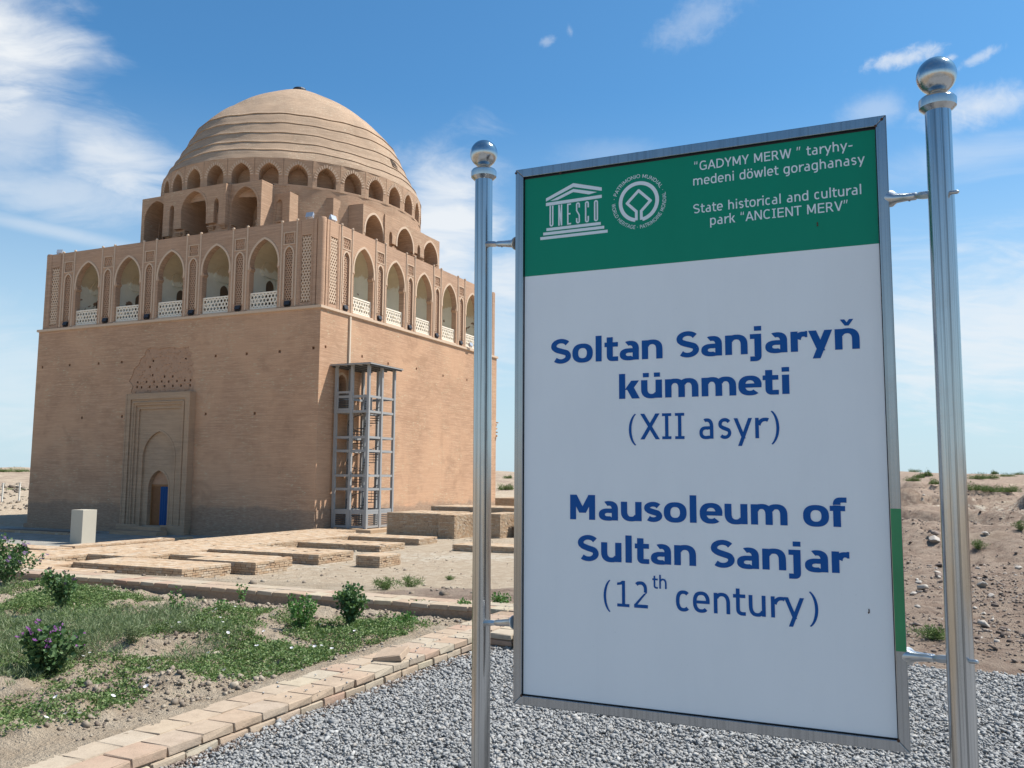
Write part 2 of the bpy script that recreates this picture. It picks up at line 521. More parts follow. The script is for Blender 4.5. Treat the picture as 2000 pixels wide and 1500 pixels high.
M['pole'] = steel('stainless_pole', 0.10)
M['ball'] = steel('stainless_ball', 0.05, streak=0.1)
M['frame'] = steel('stainless_frame', 0.12, (0.36, 0.37, 0.385), 0.35)
M['bracket'] = simple('cast_bracket', (0.55, 0.56, 0.57), 0.32, 0.9, var=0.15, scale=20)
M['rust'] = simple('rust_dark', (0.10, 0.05, 0.03), 0.9, var=0.4, scale=40)


def board(name, col, dirt=0.08):
    m, t = material(name)
    o = t.new('ShaderNodeTexCoord').outputs['Object']
    n = t.noise(t.vmath('MULTIPLY', o, (1, 1, 0.35)), 6.0, 6.0, 0.65)
    c = t.mix(t.ramp(n, 0.35, 0.75, 0.0, dirt * 4), col, tuple(x * (1 - dirt) for x in col))
    rain = t.noise(t.vmath('MULTIPLY', o, (55, 55, 0.9)), 1.0, 4.0, 0.6)
    c = t.mix(t.ramp(rain, 0.52, 0.72, 0.0, dirt * 0.8), c, tuple(x * 0.88 for x in col))
    grit = t.ramp(t.noise(o, 160.0, 2.0, 0.5), 0.70, 0.76, 0.0, dirt * 3)
    c = t.mix(grit, c, tuple(x * 0.6 for x in col))
    finish(t, c, t.ramp(n, 0.3, 0.7, 0.28, 0.5), 0.0, spec=0.22)  # thin green strip laid over the right frame member
    return m


M['white_board'] = board('white_board', (0.84, 0.83, 0.82))
M['green_board'] = board('green_board', (0.002, 0.235, 0.135))
M['blue_letter'] = board('blue_lettering', (0.001, 0.080, 0.30), 0.03)
M['white_letter'] = board('white_lettering', (0.74, 0.78, 0.78), 0.03)


def loose_brick(name, cols, jitter=0.3, bump=0.006):
    """brick pieces: one tone for each brick, chipped and dusty"""
    m, t = material(name)
    g = t.new('ShaderNodeNewGeometry'); oi = t.new('ShaderNodeObjectInfo')
    r = t.math('FRACT', t.math('ADD', g.outputs['Random Per Island'], oi.outputs['Random']))
    rp = t.new('ShaderNodeValToRGB', {0: r}); e = rp.color_ramp.elements
    rp.color_ramp.interpolation = 'LINEAR'
    while len(e) < len(cols): e.new(0.5)
    for i, c in enumerate(cols):
        e[i].position = i / (len(cols) - 1); e[i].color = (*c, 1)
    o = t.new('ShaderNodeNewGeometry').outputs['Position']
    n = t.noise(o, 9.0, 6.0, 0.7, 0.3); d = t.noise(o, 1.3, 4.0, 0.6)
    c = t.mix(t.ramp(n, 0.35, 0.75, 0, jitter * 1.6), rp.outputs[0], tuple(x * 0.62 for x in cols[0]))
    c = t.mix(t.ramp(d, 0.45, 0.7, 0, 0.4), c, (0.42, 0.34, 0.25))
    pit = t.noise(o, 60.0, 4.0, 0.7)
    c = t.mix(t.ramp(pit, 0.6, 0.75, 0, 0.35), c, (0.2, 0.13, 0.09))
    finish(t, c, 0.95, 0, t.math('ADD', n, t.math('MULTIPLY', pit, 0.5)), bump, spec=0.1)
    return m


M['kerb_brick'] = loose_brick('kerb_brick', [(0.38, 0.285, 0.205), (0.40, 0.345, 0.265), (0.39, 0.28, 0.20), (0.43, 0.375, 0.275), (0.37, 0.235, 0.17), (0.40, 0.335, 0.26)])
M['old_brick'] = loose_brick('old_wall_brick', [(0.42, 0.275, 0.17), (0.48, 0.365, 0.25), (0.46, 0.32, 0.205), (0.52, 0.435, 0.335)], bump=0.01)
M['mortar'] = simple('mud_mortar', (0.30, 0.215, 0.15), 1.0, var=0.3, scale=18, bump=0.02)


def soil():
    """the ground: colour follows the 'zone' attribute written with the mesh (r soil tone, g brown dirt, b gravel bed, a pale crust)"""
    m, t = material('ground_soil')
    geo = t.new('ShaderNodeNewGeometry').outputs['Position']
    at = t.new('ShaderNodeAttribute', attribute_name='zone')
    zr, zg, zb = t.sep(t.new('ShaderNodeVectorMath', {0: at.outputs['Color']}, operation='ADD').outputs[0])
    n1 = t.noise(geo, 0.35, 6.0, 0.6, 0.5); n2 = t.noise(geo, 3.2, 6.0, 0.65, 0.3); n3 = t.noise(geo, 22.0, 5.0, 0.7)
    n4 = t.noise(geo, 90.0, 3.0, 0.7)
    sand = t.mix(t.ramp(n2, 0.3, 0.7), (0.36, 0.28, 0.20), (0.46, 0.38, 0.285))
    dirt = t.mix(t.ramp(n2, 0.32, 0.66), (0.235, 0.17, 0.13), (0.34, 0.265, 0.205))
    dirt = t.mix(t.ramp(n3, 0.5, 0.75, 0, 0.5), dirt, (0.15, 0.105, 0.078))
    c = t.mix(t.ramp(t.math('ADD', zg, t.math('MULTIPLY', t.math('SUBTRACT', n1, 0.5), 0.9)), 0.35, 0.65), sand, dirt)
    crust = t.ramp(t.math('ADD', zr, t.math('MULTIPLY', t.math('SUBTRACT', n2, 0.5), 1.2)), 0.55, 0.8)
    c = t.mix(t.math('MULTIPLY', crust, 0.8), c, (0.50, 0.445, 0.36))
    grav = t.mix(t.ramp(n4, 0.4, 0.6), (0.2, 0.2, 0.195), (0.4, 0.4, 0.39))
    c = t.mix(zb, c, grav)
    c = t.mix(t.ramp(n4, 0.58, 0.72, 0, 0.3), c, (0.22, 0.16, 0.115))
    h = t.math('ADD', t.math('MULTIPLY', n3, 0.9), t.math('ADD', t.math('MULTIPLY', n4, 0.3), t.math('MULTIPLY', n2, 1.6)))
    finish(t, c, 1.0, 0, h, 0.07, 1.0, spec=0.05)
    return m


M['soil'] = soil()


def pebble(name, stops, bump=0.0):
    m, t = material(name)
    g = t.new('ShaderNodeNewGeometry')
    rp = t.new('ShaderNodeValToRGB', {0: g.outputs['Random Per Island']}); e = rp.color_ramp.elements
    while len(e) < len(stops): e.new(0.5)
    for i, (p, c) in enumerate(stops):
        e[i].position = p; e[i].color = (*c, 1)
    n = t.noise(g.outputs['Position'], 120.0, 3.0, 0.6)
    c = t.mix(t.ramp(n, 0.3, 0.7, 0, 0.25), rp.outputs[0], (0.12, 0.12, 0.12))
    finish(t, c, 0.75, 0, spec=0.3)
    return m


M['pebble'] = pebble('grey_pebbles', [(0, (0.20, 0.20, 0.198)), (0.25, (0.26, 0.26, 0.255)), (0.6, (0.32, 0.315, 0.305)), (0.88, (0.37, 0.365, 0.35)), (0.94, (0.35, 0.31, 0.265)), (1, (0.48, 0.47, 0.45))])
M['clod'] = pebble('dry_clods', [(0, (0.13, 0.095, 0.07)), (0.5, (0.24, 0.19, 0.14)), (1, (0.38, 0.315, 0.235))])
M['shard'] = pebble('brick_shards', [(0, (0.09, 0.06, 0.045)), (0.55, (0.19, 0.14, 0.11)), (0.85, (0.29, 0.235, 0.19)), (1, (0.48, 0.43, 0.37))])


def leafmat(name, stops, trans=0.25, rough=0.55):
    m, t = material(name)
    g = t.new('ShaderNodeNewGeometry')
    rp = t.new('ShaderNodeValToRGB', {0: g.outputs['Random Per Island']}); e = rp.color_ramp.elements
    while len(e) < len(stops): e.new(0.5)
    for i, c in enumerate(stops):
        e[i].position = i / (len(stops) - 1); e[i].color = (*c, 1)
    finish(t, rp.outputs[0], rough, 0, spec=0.25)
    tr = t.new('ShaderNodeBsdfTranslucent', {'Color': t.mix(0.5, rp.outputs[0], (0.12, 0.22, 0.03))})
    mx = t.new('ShaderNodeMixShader', {0: trans, 1: t.bsdf.outputs[0], 2: tr.outputs[0]})
    t.l.new(mx.outputs[0], t.out.inputs[0])
    return m


M['cover_leaf'] = leafmat('ground_cover_leaf', [(0.055, 0.10, 0.03), (0.11, 0.18, 0.055), (0.17, 0.24, 0.085), (0.25, 0.28, 0.13)])
M['grass_leaf'] = leafmat('feathery_weed', [(0.12, 0.165, 0.075), (0.18, 0.225, 0.11), (0.24, 0.27, 0.155)])
M['dark_leaf'] = leafmat('mallow_leaf', [(0.045, 0.095, 0.035), (0.085, 0.16, 0.06), (0.15, 0.23, 0.10)])
M['fresh_leaf'] = leafmat('fresh_leaf', [(0.05, 0.13, 0.03), (0.09, 0.20, 0.05), (0.13, 0.25, 0.07)])
M['camel_leaf'] = leafmat('desert_scrub', [(0.09, 0.14, 0.045), (0.13, 0.19, 0.06), (0.17, 0.22, 0.08)], 0.15, 0.8)
M['stem'] = simple('plant_stem', (0.10, 0.13, 0.05), 0.8, var=0.3)
M['purple'] = leafmat('purple_petal', [(0.15, 0.03, 0.19), (0.26, 0.07, 0.29)], 0.3)
M['lilac'] = leafmat('dusky_purple_flower', [(0.09, 0.05, 0.11), (0.16, 0.09, 0.19)], 0.2)
M['white_petal'] = leafmat('white_petal', [(0.78, 0.72, 0.76), (0.85, 0.84, 0.84)], 0.3)
M['dry_twig'] = simple('dry_twig', (0.26, 0.17, 0.11), 0.9, var=0.3)


def paving(name, ca, cb, joint, bw, rh, off=0.5):
    m, t = material(name)
    o = t.new('ShaderNodeTexCoord').outputs['Object']
    br = t.new('ShaderNodeTexBrick', {'Vector': o, 'Color1': (*ca, 1), 'Color2': (*cb, 1), 'Mortar': (*joint, 1), 'Scale': 1.0, 'Mortar Size': 0.012, 'Brick Width': bw, 'Row Height': rh}, offset=off)
    n = t.noise(o, 1.5, 6.0, 0.65)
    c = t.mix(t.ramp(n, 0.45, 0.7, 0, 0.5), br.outputs['Color'], tuple(x * 0.75 for x in ca))
    finish(t, c, 0.9, 0, t.math('SUBTRACT', 1.0, br.outputs['Fac']), 0.01, spec=0.2)
    return m


M['court'] = paving('court_slabs', (0.24, 0.225, 0.195), (0.30, 0.29, 0.26), (0.15, 0.125, 0.10), 0.6, 0.6)
# ------------------------------------------------------------------ ground: height function shared by everything that stands on it
_tab = rng.random((256, 256)).astype(np.float64)


def vnoise(x, y):
    xi = np.floor(x).astype(int); yi = np.floor(y).astype(int)
    fx, fy = x - xi, y - yi
    fx = fx * fx * (3 - 2 * fx); fy = fy * fy * (3 - 2 * fy)
    a = _tab[xi & 255, yi & 255]; b = _tab[(xi + 1) & 255, yi & 255]; c = _tab[xi & 255, (yi + 1) & 255]; d = _tab[(xi + 1) & 255, (yi + 1) & 255]
    return (a + (b - a) * fx) + ((c + (d - c) * fx) - (a + (b - a) * fx)) * fy


def fbm(x, y, o=4, g=0.5):
    s = 0; amp = 1; tot = 0
    for i in range(o):
        s = s + amp * vnoise(x * 2 ** i + 17.3 * i, y * 2 ** i + 5.1 * i); tot += amp; amp *= g
    return s / tot - 0.5


def sstep(x, a, b):
    t = np.clip((x - a) / (b - a), 0, 1); return t * t * (3 - 2 * t)


def to_local(x, y):
    c, s = math.cos(YAW), math.sin(YAW)
    dx_, dy_ = x - CTR.x, y - CTR.y
    return c * dx_ - s * dy_, s * dx_ + c * dy_


def to_world(X, Y):
    c, s = math.cos(YAW), math.sin(YAW)
    return CTR.x + c * X + s * Y, CTR.y - s * X + c * Y


XK = to_local(-1.2, 7.1)[0]               # outer (gravel) edge of the kerb, a line of constant X
YW = to_local(-3.65, 12.3)[1]             # near edge of the low garden wall, a line of constant Y
YG = to_local(3.76, 8.45)[1]              # far edge of the gravel
KW, KT, WW = 0.55, 0.15, 0.56             # kerb width, kerb top, garden wall width


def GSLOPE(Y): return 0.035 * np.clip((YG - 1.2 - Y) / 3.2, 0, 1)      # the gravel lies deeper against the near end of the kerb


def ground_z(x, y, fine=True):
    X, Y = to_local(x, y)
    D = np.hypot(x, y)
    B = BASE
    # 1 near level: gravel 0, planter a little higher inside the kerb
    planter = sstep(X, XK - KW + 0.21, XK - KW + 0.12) * sstep(Y, YW + 0.03, YW - 0.05)
    lump = fbm(x * 1.1, y * 1.1, 4) * 0.24 + np.maximum(fbm(x * 3.1 + 9, y * 3.1, 4, 0.6), 0) * 0.26 + fbm(x * 12, y * 12, 3) * 0.03
    ridge = np.exp(-(((x + 2.7) * 0.55 + (y - 6.75) * 0.25) / 0.5) ** 2 - (((y - 6.75) - 0.15 * (x + 2.7)) / 0.16) ** 2) * 0.09
    zn = -0.025 + GSLOPE(Y) * sstep(X, XK - .02, XK + .1) + planter * (0.172 - 0.14 * sstep(Y, YW - 1.3, YW - .1) + (lump + ridge - .03) * sstep(X, XK - KW, XK - KW - 0.35) + (fbm(x * 5, y * 5, 3) * .02) * (1 - 0.7 * sstep(Y, YW - .9, YW - .2)))
    # 2 dirt field at the right, banks and mounds growing with distance
    f1 = fbm(x * 0.045 + 3, y * 0.045 + 8, 5, 0.55); f2 = fbm(x * 0.35, y * 0.35 + 4, 5, 0.6)
    far = sstep(D, 9, 60)
    bank = np.abs(fbm(x * 0.09 + 41, y * 0.09 + 2, 4, 0.55)) * 2
    zr = -0.03 + sstep(Y, YG, YG + 0.5) * (0.03 + f2 * 0.14) - 0.25 * sstep(D, 10, 22) + far * (f1 * 1.4 - bank * 3.2 + 1.05 + f2 * 0.6) + 1.15 * sstep(fbm(x * .055 + 11, y * .085 + 3, 5, .6), -.03, .02) * sstep(D, 24, 50) * sstep(D, 150, 100) - .5 * sstep(D, 24, 50) * sstep(D, 150, 100) - np.abs(fbm(x * .8 + 3, y * .8, 5, .65)) * .30 * sstep(D, 9, 14) + fbm(x * 3.1, y * 3.1, 4, .65) * .09 * sstep(Y, YG + .3, YG + 1) + np.abs(fbm(x * .25, y * .25, 5, .65)) * .8 * sstep(D, 26, 45)
    # 3 excavated level round the mausoleum
    low = B + 0.06 - 0.52 * sstep(X, 14.5, 13.2) * sstep(Y, -33.5, -31) * sstep(Y, 0, -8) * sstep(X, -22, -17) + fbm(x * 0.2, y * 0.2, 4) * 0.12 + fbm(x * 1.2, y * 1.2, 3) * 0.03
    near_end = YW + WW * 0.5
    yl = near_end + 9.0 + 8.0 * sstep(X, 34, 42)
    drop = sstep(Y, near_end - 0.1, yl)
    drop = np.where(X > 33, drop * (1 - 0.35 * sstep(X, 33, 44)) + 0.35 * sstep(X, 33, 44) * np.clip((Y - near_end) / (yl - near_end), 0, 1), drop)
    lowmix = 0.12 * (1 - drop) + low * drop + sstep(X, 40.5, 43.5) * sstep(Y, near_end, near_end + 1.5) * sstep(Y, near_end + 9, near_end + 3) * (0.10 + 0.25 * f2)
    edge_ = sstep(X, 44.2, 49.5)
    zb = lowmix * (1 - edge_) + zr * edge_
    behind = sstep(Y, YW + 0.1, YW + 0.4)
    right = sstep(X, XK + 1.0, XK + 3.0)
    nearz = zn * (1 - sstep(Y, YG + 0.02, YG + 0.3) * sstep(X, XK, XK + .3)) + zr * sstep(Y, YG + 0.02, YG + 0.3) * sstep(X, XK, XK + .3)
    z = nearz * (1 - behind) + zb * behind
    z = np.where((X > 46) & (Y > YG), z * (1 - sstep(X, 46, 50)) + zr * sstep(X, 46, 50), z)
    # beyond the ruins the land rises to old mounds on the skyline
    Rb = np.hypot(X, Y)
    beyond = sstep(Y, 8, 30) + sstep(X, -26, -45); beyond = np.clip(beyond, 0, 1)
    backland = B + 0.2 + (fbm(x * 0.12, y * 0.12, 4) + 0.1) * 1.4 * sstep(D, 60, 90) + np.maximum(fbm(x * 0.05 + 7, y * 0.05, 4), -0.1) * 4.0 * sstep(D, 85, 150)
    blend = beyond * (1 - sstep(X, 30, 50))
    z = z * (1 - blend) + backland * blend
    rise = sstep(D, 95, 210)
    hills = 1.75 + fbm(x * 0.011 + 2.2, y * 0.011 + 6.1, 4, 0.5) * 5.0 + fbm(x * 0.06, y * 0.06, 3) * 1.2 + 1.15
    z = z * (1 - rise) + np.where(D < 900, hills, hills * 1.0) * rise
    z = z - np.maximum(D - 330, 0) * 0.0075
    # flat beds under the gravel and the masonry
    return z


def _unused(): pass


def gz(x, y): return float(ground_z(np.array([float(x)]), np.array([float(y)]))[0])


# one sheet: fine rings and rays in front of the path, coarse behind, out past the skyline
rr_ = [0.35]
while rr_[-1] < 62: rr_.append(rr_[-1] * (1.0058 if rr_[-1] > 2.2 else 1.06))
while rr_[-1] < 420: rr_.append(rr_[-1] * 1.013)
while rr_[-1] < 4500: rr_.append(rr_[-1] * 1.15)
rr_ = np.array(rr_)
half = math.radians(37)
a_f = np.linspace(-half, half, 430)
a_b = np.linspace(half, 2 * PI - half, 110)[1:-1]
aa = np.concatenate([a_f, a_b])
R_, A_ = np.meshgrid(rr_, aa, indexing='ij')
gx, gy = R_ * np.sin(A_), R_ * np.cos(A_)
gzv = ground_z(gx, gy)
nr_, na_ = R_.shape
verts = np.stack([gx.ravel(), gy.ravel(), gzv.ravel()], 1)
verts = np.vstack([verts, [[0, 0, gz(0, 0.01)]]])
i_, j_ = np.meshgrid(np.arange(nr_ - 1), np.arange(na_), indexing='ij')
a0 = (i_ * na_ + j_).ravel(); a1 = (i_ * na_ + (j_ + 1) % na_).ravel()
quads = np.stack([a0, a0 + na_, a1 + na_, a1], 1)[:, ::-1]
cap = np.stack([np.arange(na_), np.full(na_, nr_ * na_), (np.arange(na_) + 1) % na_, (np.arange(na_) + 1) % na_], 1)
X_, Y_ = to_local(verts[:, 0], verts[:, 1]); D_ = np.hypot(verts[:, 0], verts[:, 1])
f1 = fbm(verts[:, 0] * 0.25, verts[:, 1] * 0.25, 4)
slope_noise = fbm(verts[:, 0] * 0.07 + 5, verts[:, 1] * 0.11, 4)
dirt = sstep(X_, XK + 0.3, XK + 1.5) * sstep(Y_, YG - 0.1, YG + 0.2) * (1 - 0.35 * sstep(D_, 16, 30))
dirt = np.maximum(dirt, sstep(X_, 40.5, 42.5) * sstep(Y_, YW + .4, YW + 1) * sstep(Y_, YW + 8, YW + 4) * 0.9)
dirt = np.maximum(dirt, 0.5 * sstep(D_, 80, 150))
planter_m = sstep(X_, XK - KW + 0.1, XK - KW) * sstep(Y_, YW + 0.1, YW)
crust = 0.35 + slope_noise * 1.2 * sstep(D_, 12, 20) - 0.25 * sstep(D_, 90, 150)
crust = np.where(planter_m > 0.5, 0.16 + f1 * 0.7, crust)
grav = sstep(X_, XK - 0.02, XK + 0.03) * sstep(Y_, YG + 0.05, YG - 0.05)
grav = grav * sstep(X_, XK + 13.5, XK + 13.3)
zone = np.stack([np.clip(crust, 0, 1), np.clip(dirt, 0, 1), np.clip(grav, 0, 1), np.ones_like(grav)], 1)
ground = np_mesh('ground', verts, quads, M['soil'], smooth=True, attr={'zone': zone})
tag(ground, kind='structure')
# ------------------------------------------------------------------ the mausoleum
root = empty('mausoleum', mat=BM)
tag(root, 'great square mud-coloured brick mausoleum with arcaded gallery and ribbed dome behind the sign', 'mausoleum')
FM = [Matrix.Rotation(k * PI / 2, 4, 'Z') for k in range(4)]
HW, GP, ZL, ZG = 13.5, 13.42, 14.87, 20.84


def sq(s, z, r=0.095): return rect(s - r, s + r, z - r, z + r)


# lower walls
front_holes = [(sq(s, z), .35, True) for s, z in [(-12.87, 11.93), (-9.84, 11.97), (-6.75, 11.95), (-4.35, 11.94), (4.66, 11.95), (7.41, 11.96), (10.23, 11.97), (13.0, 12.06), (-8.17, 7.89), (-4.03, 7.91), (3.98, 7.91), (8.3, 7.85)]]
pt = [(-2.95, 9.3), (2.95, 9.3)] + [(2.75, 9.7), (2.95, 10.2), (2.6, 10.6), (2.8, 11.0), (2.55, 11.3), (2.75, 11.5), (2.35, 11.9), (2.5, 12.3), (2.1, 12.5), (2.2, 12.75), (1.2, 12.68), (0.4, 12.8), (-0.6, 12.72), (-1.5, 12.86), (-1.95, 12.7), (-2.1, 12.3), (-2.45, 12.1), (-2.6, 11.7), (-3.05, 11.4), (-3.2, 10.9), (-3.5, 10.5), (-3.1, 10.1), (-3.25, 9.7)]
front_holes.append((pt, .045, False))
front_holes.append((arch(0, .97, -.2, 2.75, 1.26), .3, False))
right_holes = [(sq(s, z), .35, True) for s, z in [(-12.86, 12.2), (-8.6, 12.1), (-5.2, 12.0), (-1.1, 12.1), (3.2, 12.0), (7.5, 12.1)]]
right_holes.append((arch(-10.95, .55, 8.05, 9.9, .65), 1.2, False))
for k in range(4):
    mb = MB(FM[k])
    mb.panel(rect(-HW, HW, -1.0, ZL - .1), front_holes if k == 0 else right_holes if k == 1 else [], -HW)
    o = mb.build('wall', M['wall'], root)
    if k == 0: o['label'] = 'shaded entrance wall with arched portal'
    if k == 1: o['label'] = 'sunlit side wall behind the stair tower'
# eroded masonry over the portal, roughened, with its two rows of scaffold sockets
soc = [(-2.58, 12.26), (-1.24, 11.89), (-1.54, 11.46), (1.87, 11.88), (-1.24, 10.85), (-.07, 10.69), (.71, 10.68), (-2.68, 10.38), (-1.81, 10.38), (-1.07, 10.36), (-.33, 10.36), (.34, 10.32), (1.13, 10.33), (1.86, 10.35), (2.4, 10.34), (-2.7, 10.03), (-2.27, 9.99), (-1.47, 9.99), (-.76, 9.98), (-.02, 10.0), (.76, 10.0), (1.53, 9.98), (2.39, 9.97)]
mb = MB()
mb.panel(pt, [(sq(s, z, .085), .3, True) for s, z in soc], -HW + .045)
mb.build('eroded_patch', M['rough'], root)
mb = MB()
for i in range(260):
    s, z = random.uniform(-3.1, 2.7), random.uniform(9.6, 12.7)
    if min(abs(s - a) + abs(z - b) for a, b in soc) < .2: continue
    w = random.uniform(.05, .15)
    mb.box(s, s + w * 1.8, -HW + random.uniform(.005, .03), -HW + .06, z, z + random.uniform(.04, .07))
tag(mb.build('broken_brick', M['rough'], root), kind='stuff')
# low brick footing along the sunlit side
mb = MB(FM[1]); mb.box(-13.4, 13.4, -HW - .07, -HW + .01, -.6, 1.48)
mb.build('footing', M['wall'], root)
mb = MB(FM[0]); mb.box(-13.7, -3.2, -HW - .12, -HW + .01, -1, -.1); mb.build('footing', M['wall'], root); mb = MB(); mb.box(3.2, 13.7, -HW - .12, -HW + .01, -1, -.05)
mb.build('footing', M['wall'], root)

# portal: stepped frame, blind arch, pointed doorway
por = None
mb = MB()
P0, P1, P2, P3 = -HW - .55, -HW - .45, -HW - .33, -HW - .08
ar_b = arch(0, 1.5, .12, 4.85, 1.9)
mb.panel(rect(-3.05, 3.05, -1., 9.48), [(rect(-2.62, 2.62, .12, 9.05), .10, False)], P0)
mb.panel(rect(-2.62, 2.62, .12, 9.05), [(rect(-2.2, 2.2, .12, 8.62), .12, False)], P1)
mb.panel(rect(-2.2, 2.2, .12, 8.62), [(rect(-1.95, 1.95, .12, 8.36), .10, False)], P2)
mb.panel(rect(-1.95, 1.95, .12, 8.36), [(ar_b, .14, False)], P2 + .10)
mb.panel(ar_b, [(arch(0, .95, .12, 2.75, 1.24), 1.2, False)], P2 + .24)
mb.add([(-3.05, P0, -.5), (-3.05, -HW, -.5), (-3.05, -HW, 9.48), (-3.05, P0, 9.48), (3.05, P0, -.5), (3.05, -HW, -.5), (3.05, -HW, 9.48), (3.05, P0, 9.48)], [(0, 3, 2, 1), (4, 5, 6, 7), (3, 7, 6, 2)])
por = mb.build('portal', M['portal'], root)
mb = MB()
mb.band([ar_b[0]] + ar_b[-1:0:-1], .13, P2 + .10, .03)
dar = arch(0, .95, .12, 2.75, 1.24)
mb.band([dar[0]] + dar[-1:0:-1], .14, P2 + .24, .025)
mb.build('arch_trim', M['portal'], por)
mb = MB()
for s in (-2.41, 2.41):
    mb = MB(); mb.tube([(s, P1 - .02, .12), (s, P1 - .02, 8.84)], .075, 8); mb.build('moulding', M['portal'], por)
mb = MB(); mb.tube([(-2.41, P1 - .02, 8.84), (2.41, P1 - .02, 8.84)], .075, 8); mb.build('moulding', M['portal'], por)
for s in (-3.0, 3.0):
    mb = MB(); mb.tube([(s, P0 - .0, -.3), (s, P0 - .0, 9.46)], .07, 8); mb.build('moulding', M['portal'], por)
mb = MB(); mb.box(-3.2, -1.0, P0 - .2, P0 + .002, -1, .2); mb.build('plinth', M['portal'], por); mb = MB(); mb.box(1.0, 3.2, P0 - .2, P0 + .002, -1, .2)
mb.build('plinth', M['portal'], por)
mb = MB(); mb.box(-1.6, 1.6, P0 - .7, -HW + .9, -1, .10); mb.box(-2.2, 2.2, P0 - 1.6, P0 - .7, -1, -.15)
mb.build('threshold', M['portal'], por)
yd = -HW + .22
mb = MB()
mb.box(-.97, 1.0, yd - .04, yd + .05, 2.86, 3.0)
for s in (-.92, .93): mb.box(s - .05, s + .05, yd - .04, yd + .05, .12, 2.86)
fr = mb.build('door_frame', M['wood_pale'], root)
mb = MB(); mb.box(-.87, .12, yd - .01, yd + .04, .12, 2.86)
for z in (.35, 1.15, 1.95): mb.box(-.75, -.02, yd - .035, yd - .01, z, z + .6)
leaf = mb.build('door_leaf', M['wood'], root)
mb = MB()
for i in range(9):
    x0 = -.03 + i * .102
    mb.add([(x0, yd - .06 - .05 * (i % 2), .14), (x0 + .102, yd - .06 - .05 * ((i + 1) % 2), .14), (x0 + .102, yd - .06 - .05 * ((i + 1) % 2), 2.84), (x0, yd - .06 - .05 * (i % 2), 2.84)], [(0, 1, 2, 3)])
o = mb.build('door_curtain', M['blue'], root)
mb = MB(); mb.panel(arch(0, 1.0, .1, 2.75, 1.3), (), yd + .2)
mb.panel(arch(0, .94, 3.0, 3.02, .95), (), yd + .01)
mb.build('door_tympanum', M['rough'], root)
mb = MB(FM[1]); mb.panel(arch(-10.95, .6, 8.0, 9.9, .7), (), -HW + 1.15); mb.build('upper_doorway_shade', M['dark_in'], root)  # sheet closing the doorway, its inner shade put into the colour
mb = MB(FM[1]); mb.band(arch(-10.95, .55, 8.05, 9.9, .65)[-1:0:-1], .16, -HW, .03); mb.build('arch_trim', M['trim'], root)
# broken masonry hanging on the far edge of the sunlit side
mb = MB()
for i in range(46):
    z = random.uniform(6.5, 8.9); k = 1 - abs(z - 8.0) / 1.7
    y = random.uniform(13.3, 13.45 + .75 * max(k, .1)); x = random.uniform(12.6, 13.45)
    w = random.uniform(.1, .22)
    mb.box(x, x + w, y, y + w * 1.2, z, z + random.uniform(.08, .2), .03)
tag(mb.build('broken_corbel', M['upper'], root), kind='stuff')
# drain pipe
mb = MB(FM[1]); mb.box(-10.32, -10.18, -HW - .13, -HW - .01, 11.2, 14.66)
mb.build('drain_pipe', M['pipe'], root)

# ledge between the cube and the gallery
mb = MB()
for k in range(4):
    mb.M = FM[k]
    mb.add([(-13.62, -13.62, ZL - .13), (13.62, -13.62, ZL - .13), (13.62, -13.62, ZL + .04), (-13.62, -13.62, ZL + .04), (-13.4, -13.4, ZL - .2), (13.4, -13.4, ZL - .2), (-13.3, -13.3, ZL + .12), (13.3, -13.3, ZL + .12)],
           [(0, 1, 2, 3), (4, 5, 1, 0), (3, 2, 7, 6)])
mb.build('cornice', M['trim'], root)

BAY = [-8.54, -4.27, 0.0, 4.27, 8.54]
NAR = [-10.675, -6.405, -2.135, 2.135, 6.405, 10.675]
AW, AS, AR = 1.23, 18.15, 1.74


def opening(c): return arch(c, AW, 15.02, AS, AR, cusp=True)


def niche(c): return arch(c, .33, 15.06, 18.65, .48, 5)


lat_n = MB(); lattice(lat_n, niche(0), 0, 15.06, .165, .055, .02, .10); 
lat_n_rect = rect(-.36, .36, 15.25, 19.75)
lat_e = MB(); lattice(lat_e, lat_n_rect, 0, 15.3, .20, .066, .0, .08)
lat_p = MB(); lattice(lat_p, rect(-.37, .37, 19.42, 20.02), 0, 19.72, .19, .045, .0, .05, (0, 60, 120))
bal = MB()
bal_r = rect(-1.14, 1.14, 15.17, 16.12)
lattice(bal, bal_r, 0, 15.64, .26, .055, 0, .05)
bal.box(-AW + .01, AW - .01, -.05, .05, 16.12, 16.22); bal.box(-AW + .01, AW - .01, -.05, .05, 15.03, 15.17)
for s_ in (-1, 1): bal.box(*sorted((s_ * (AW - .01), s_ * 1.14)), -.048, .048, 15.17, 16.12)
for s_ in (-.69, 0, .69):                      # rosettes
    for i in range(6):
        a, b = PI / 3 * i, PI / 3 * (i + 1)
        bal.bar((s_ + .17 * math.cos(a), -.02, 15.64 + .17 * math.sin(a)), (s_ + .17 * math.cos(b), -.02, 15.64 + .17 * math.sin(b)), .05, .05, (0, -1, 0))


def mesh_of(mb, name, mat):
    me = bpy.data.meshes.new(name); me.from_pydata(mb.v, [], mb.f); me.materials.append(mat); return me


me_n, me_e, me_p, me_b = mesh_of(lat_n, 'niche_strapwork', M['gallery']), mesh_of(lat_e, 'end_strapwork', M['trim']), mesh_of(lat_p, 'relief_panel', M['gallery']), mesh_of(bal, 'balustrade', M['screen'])
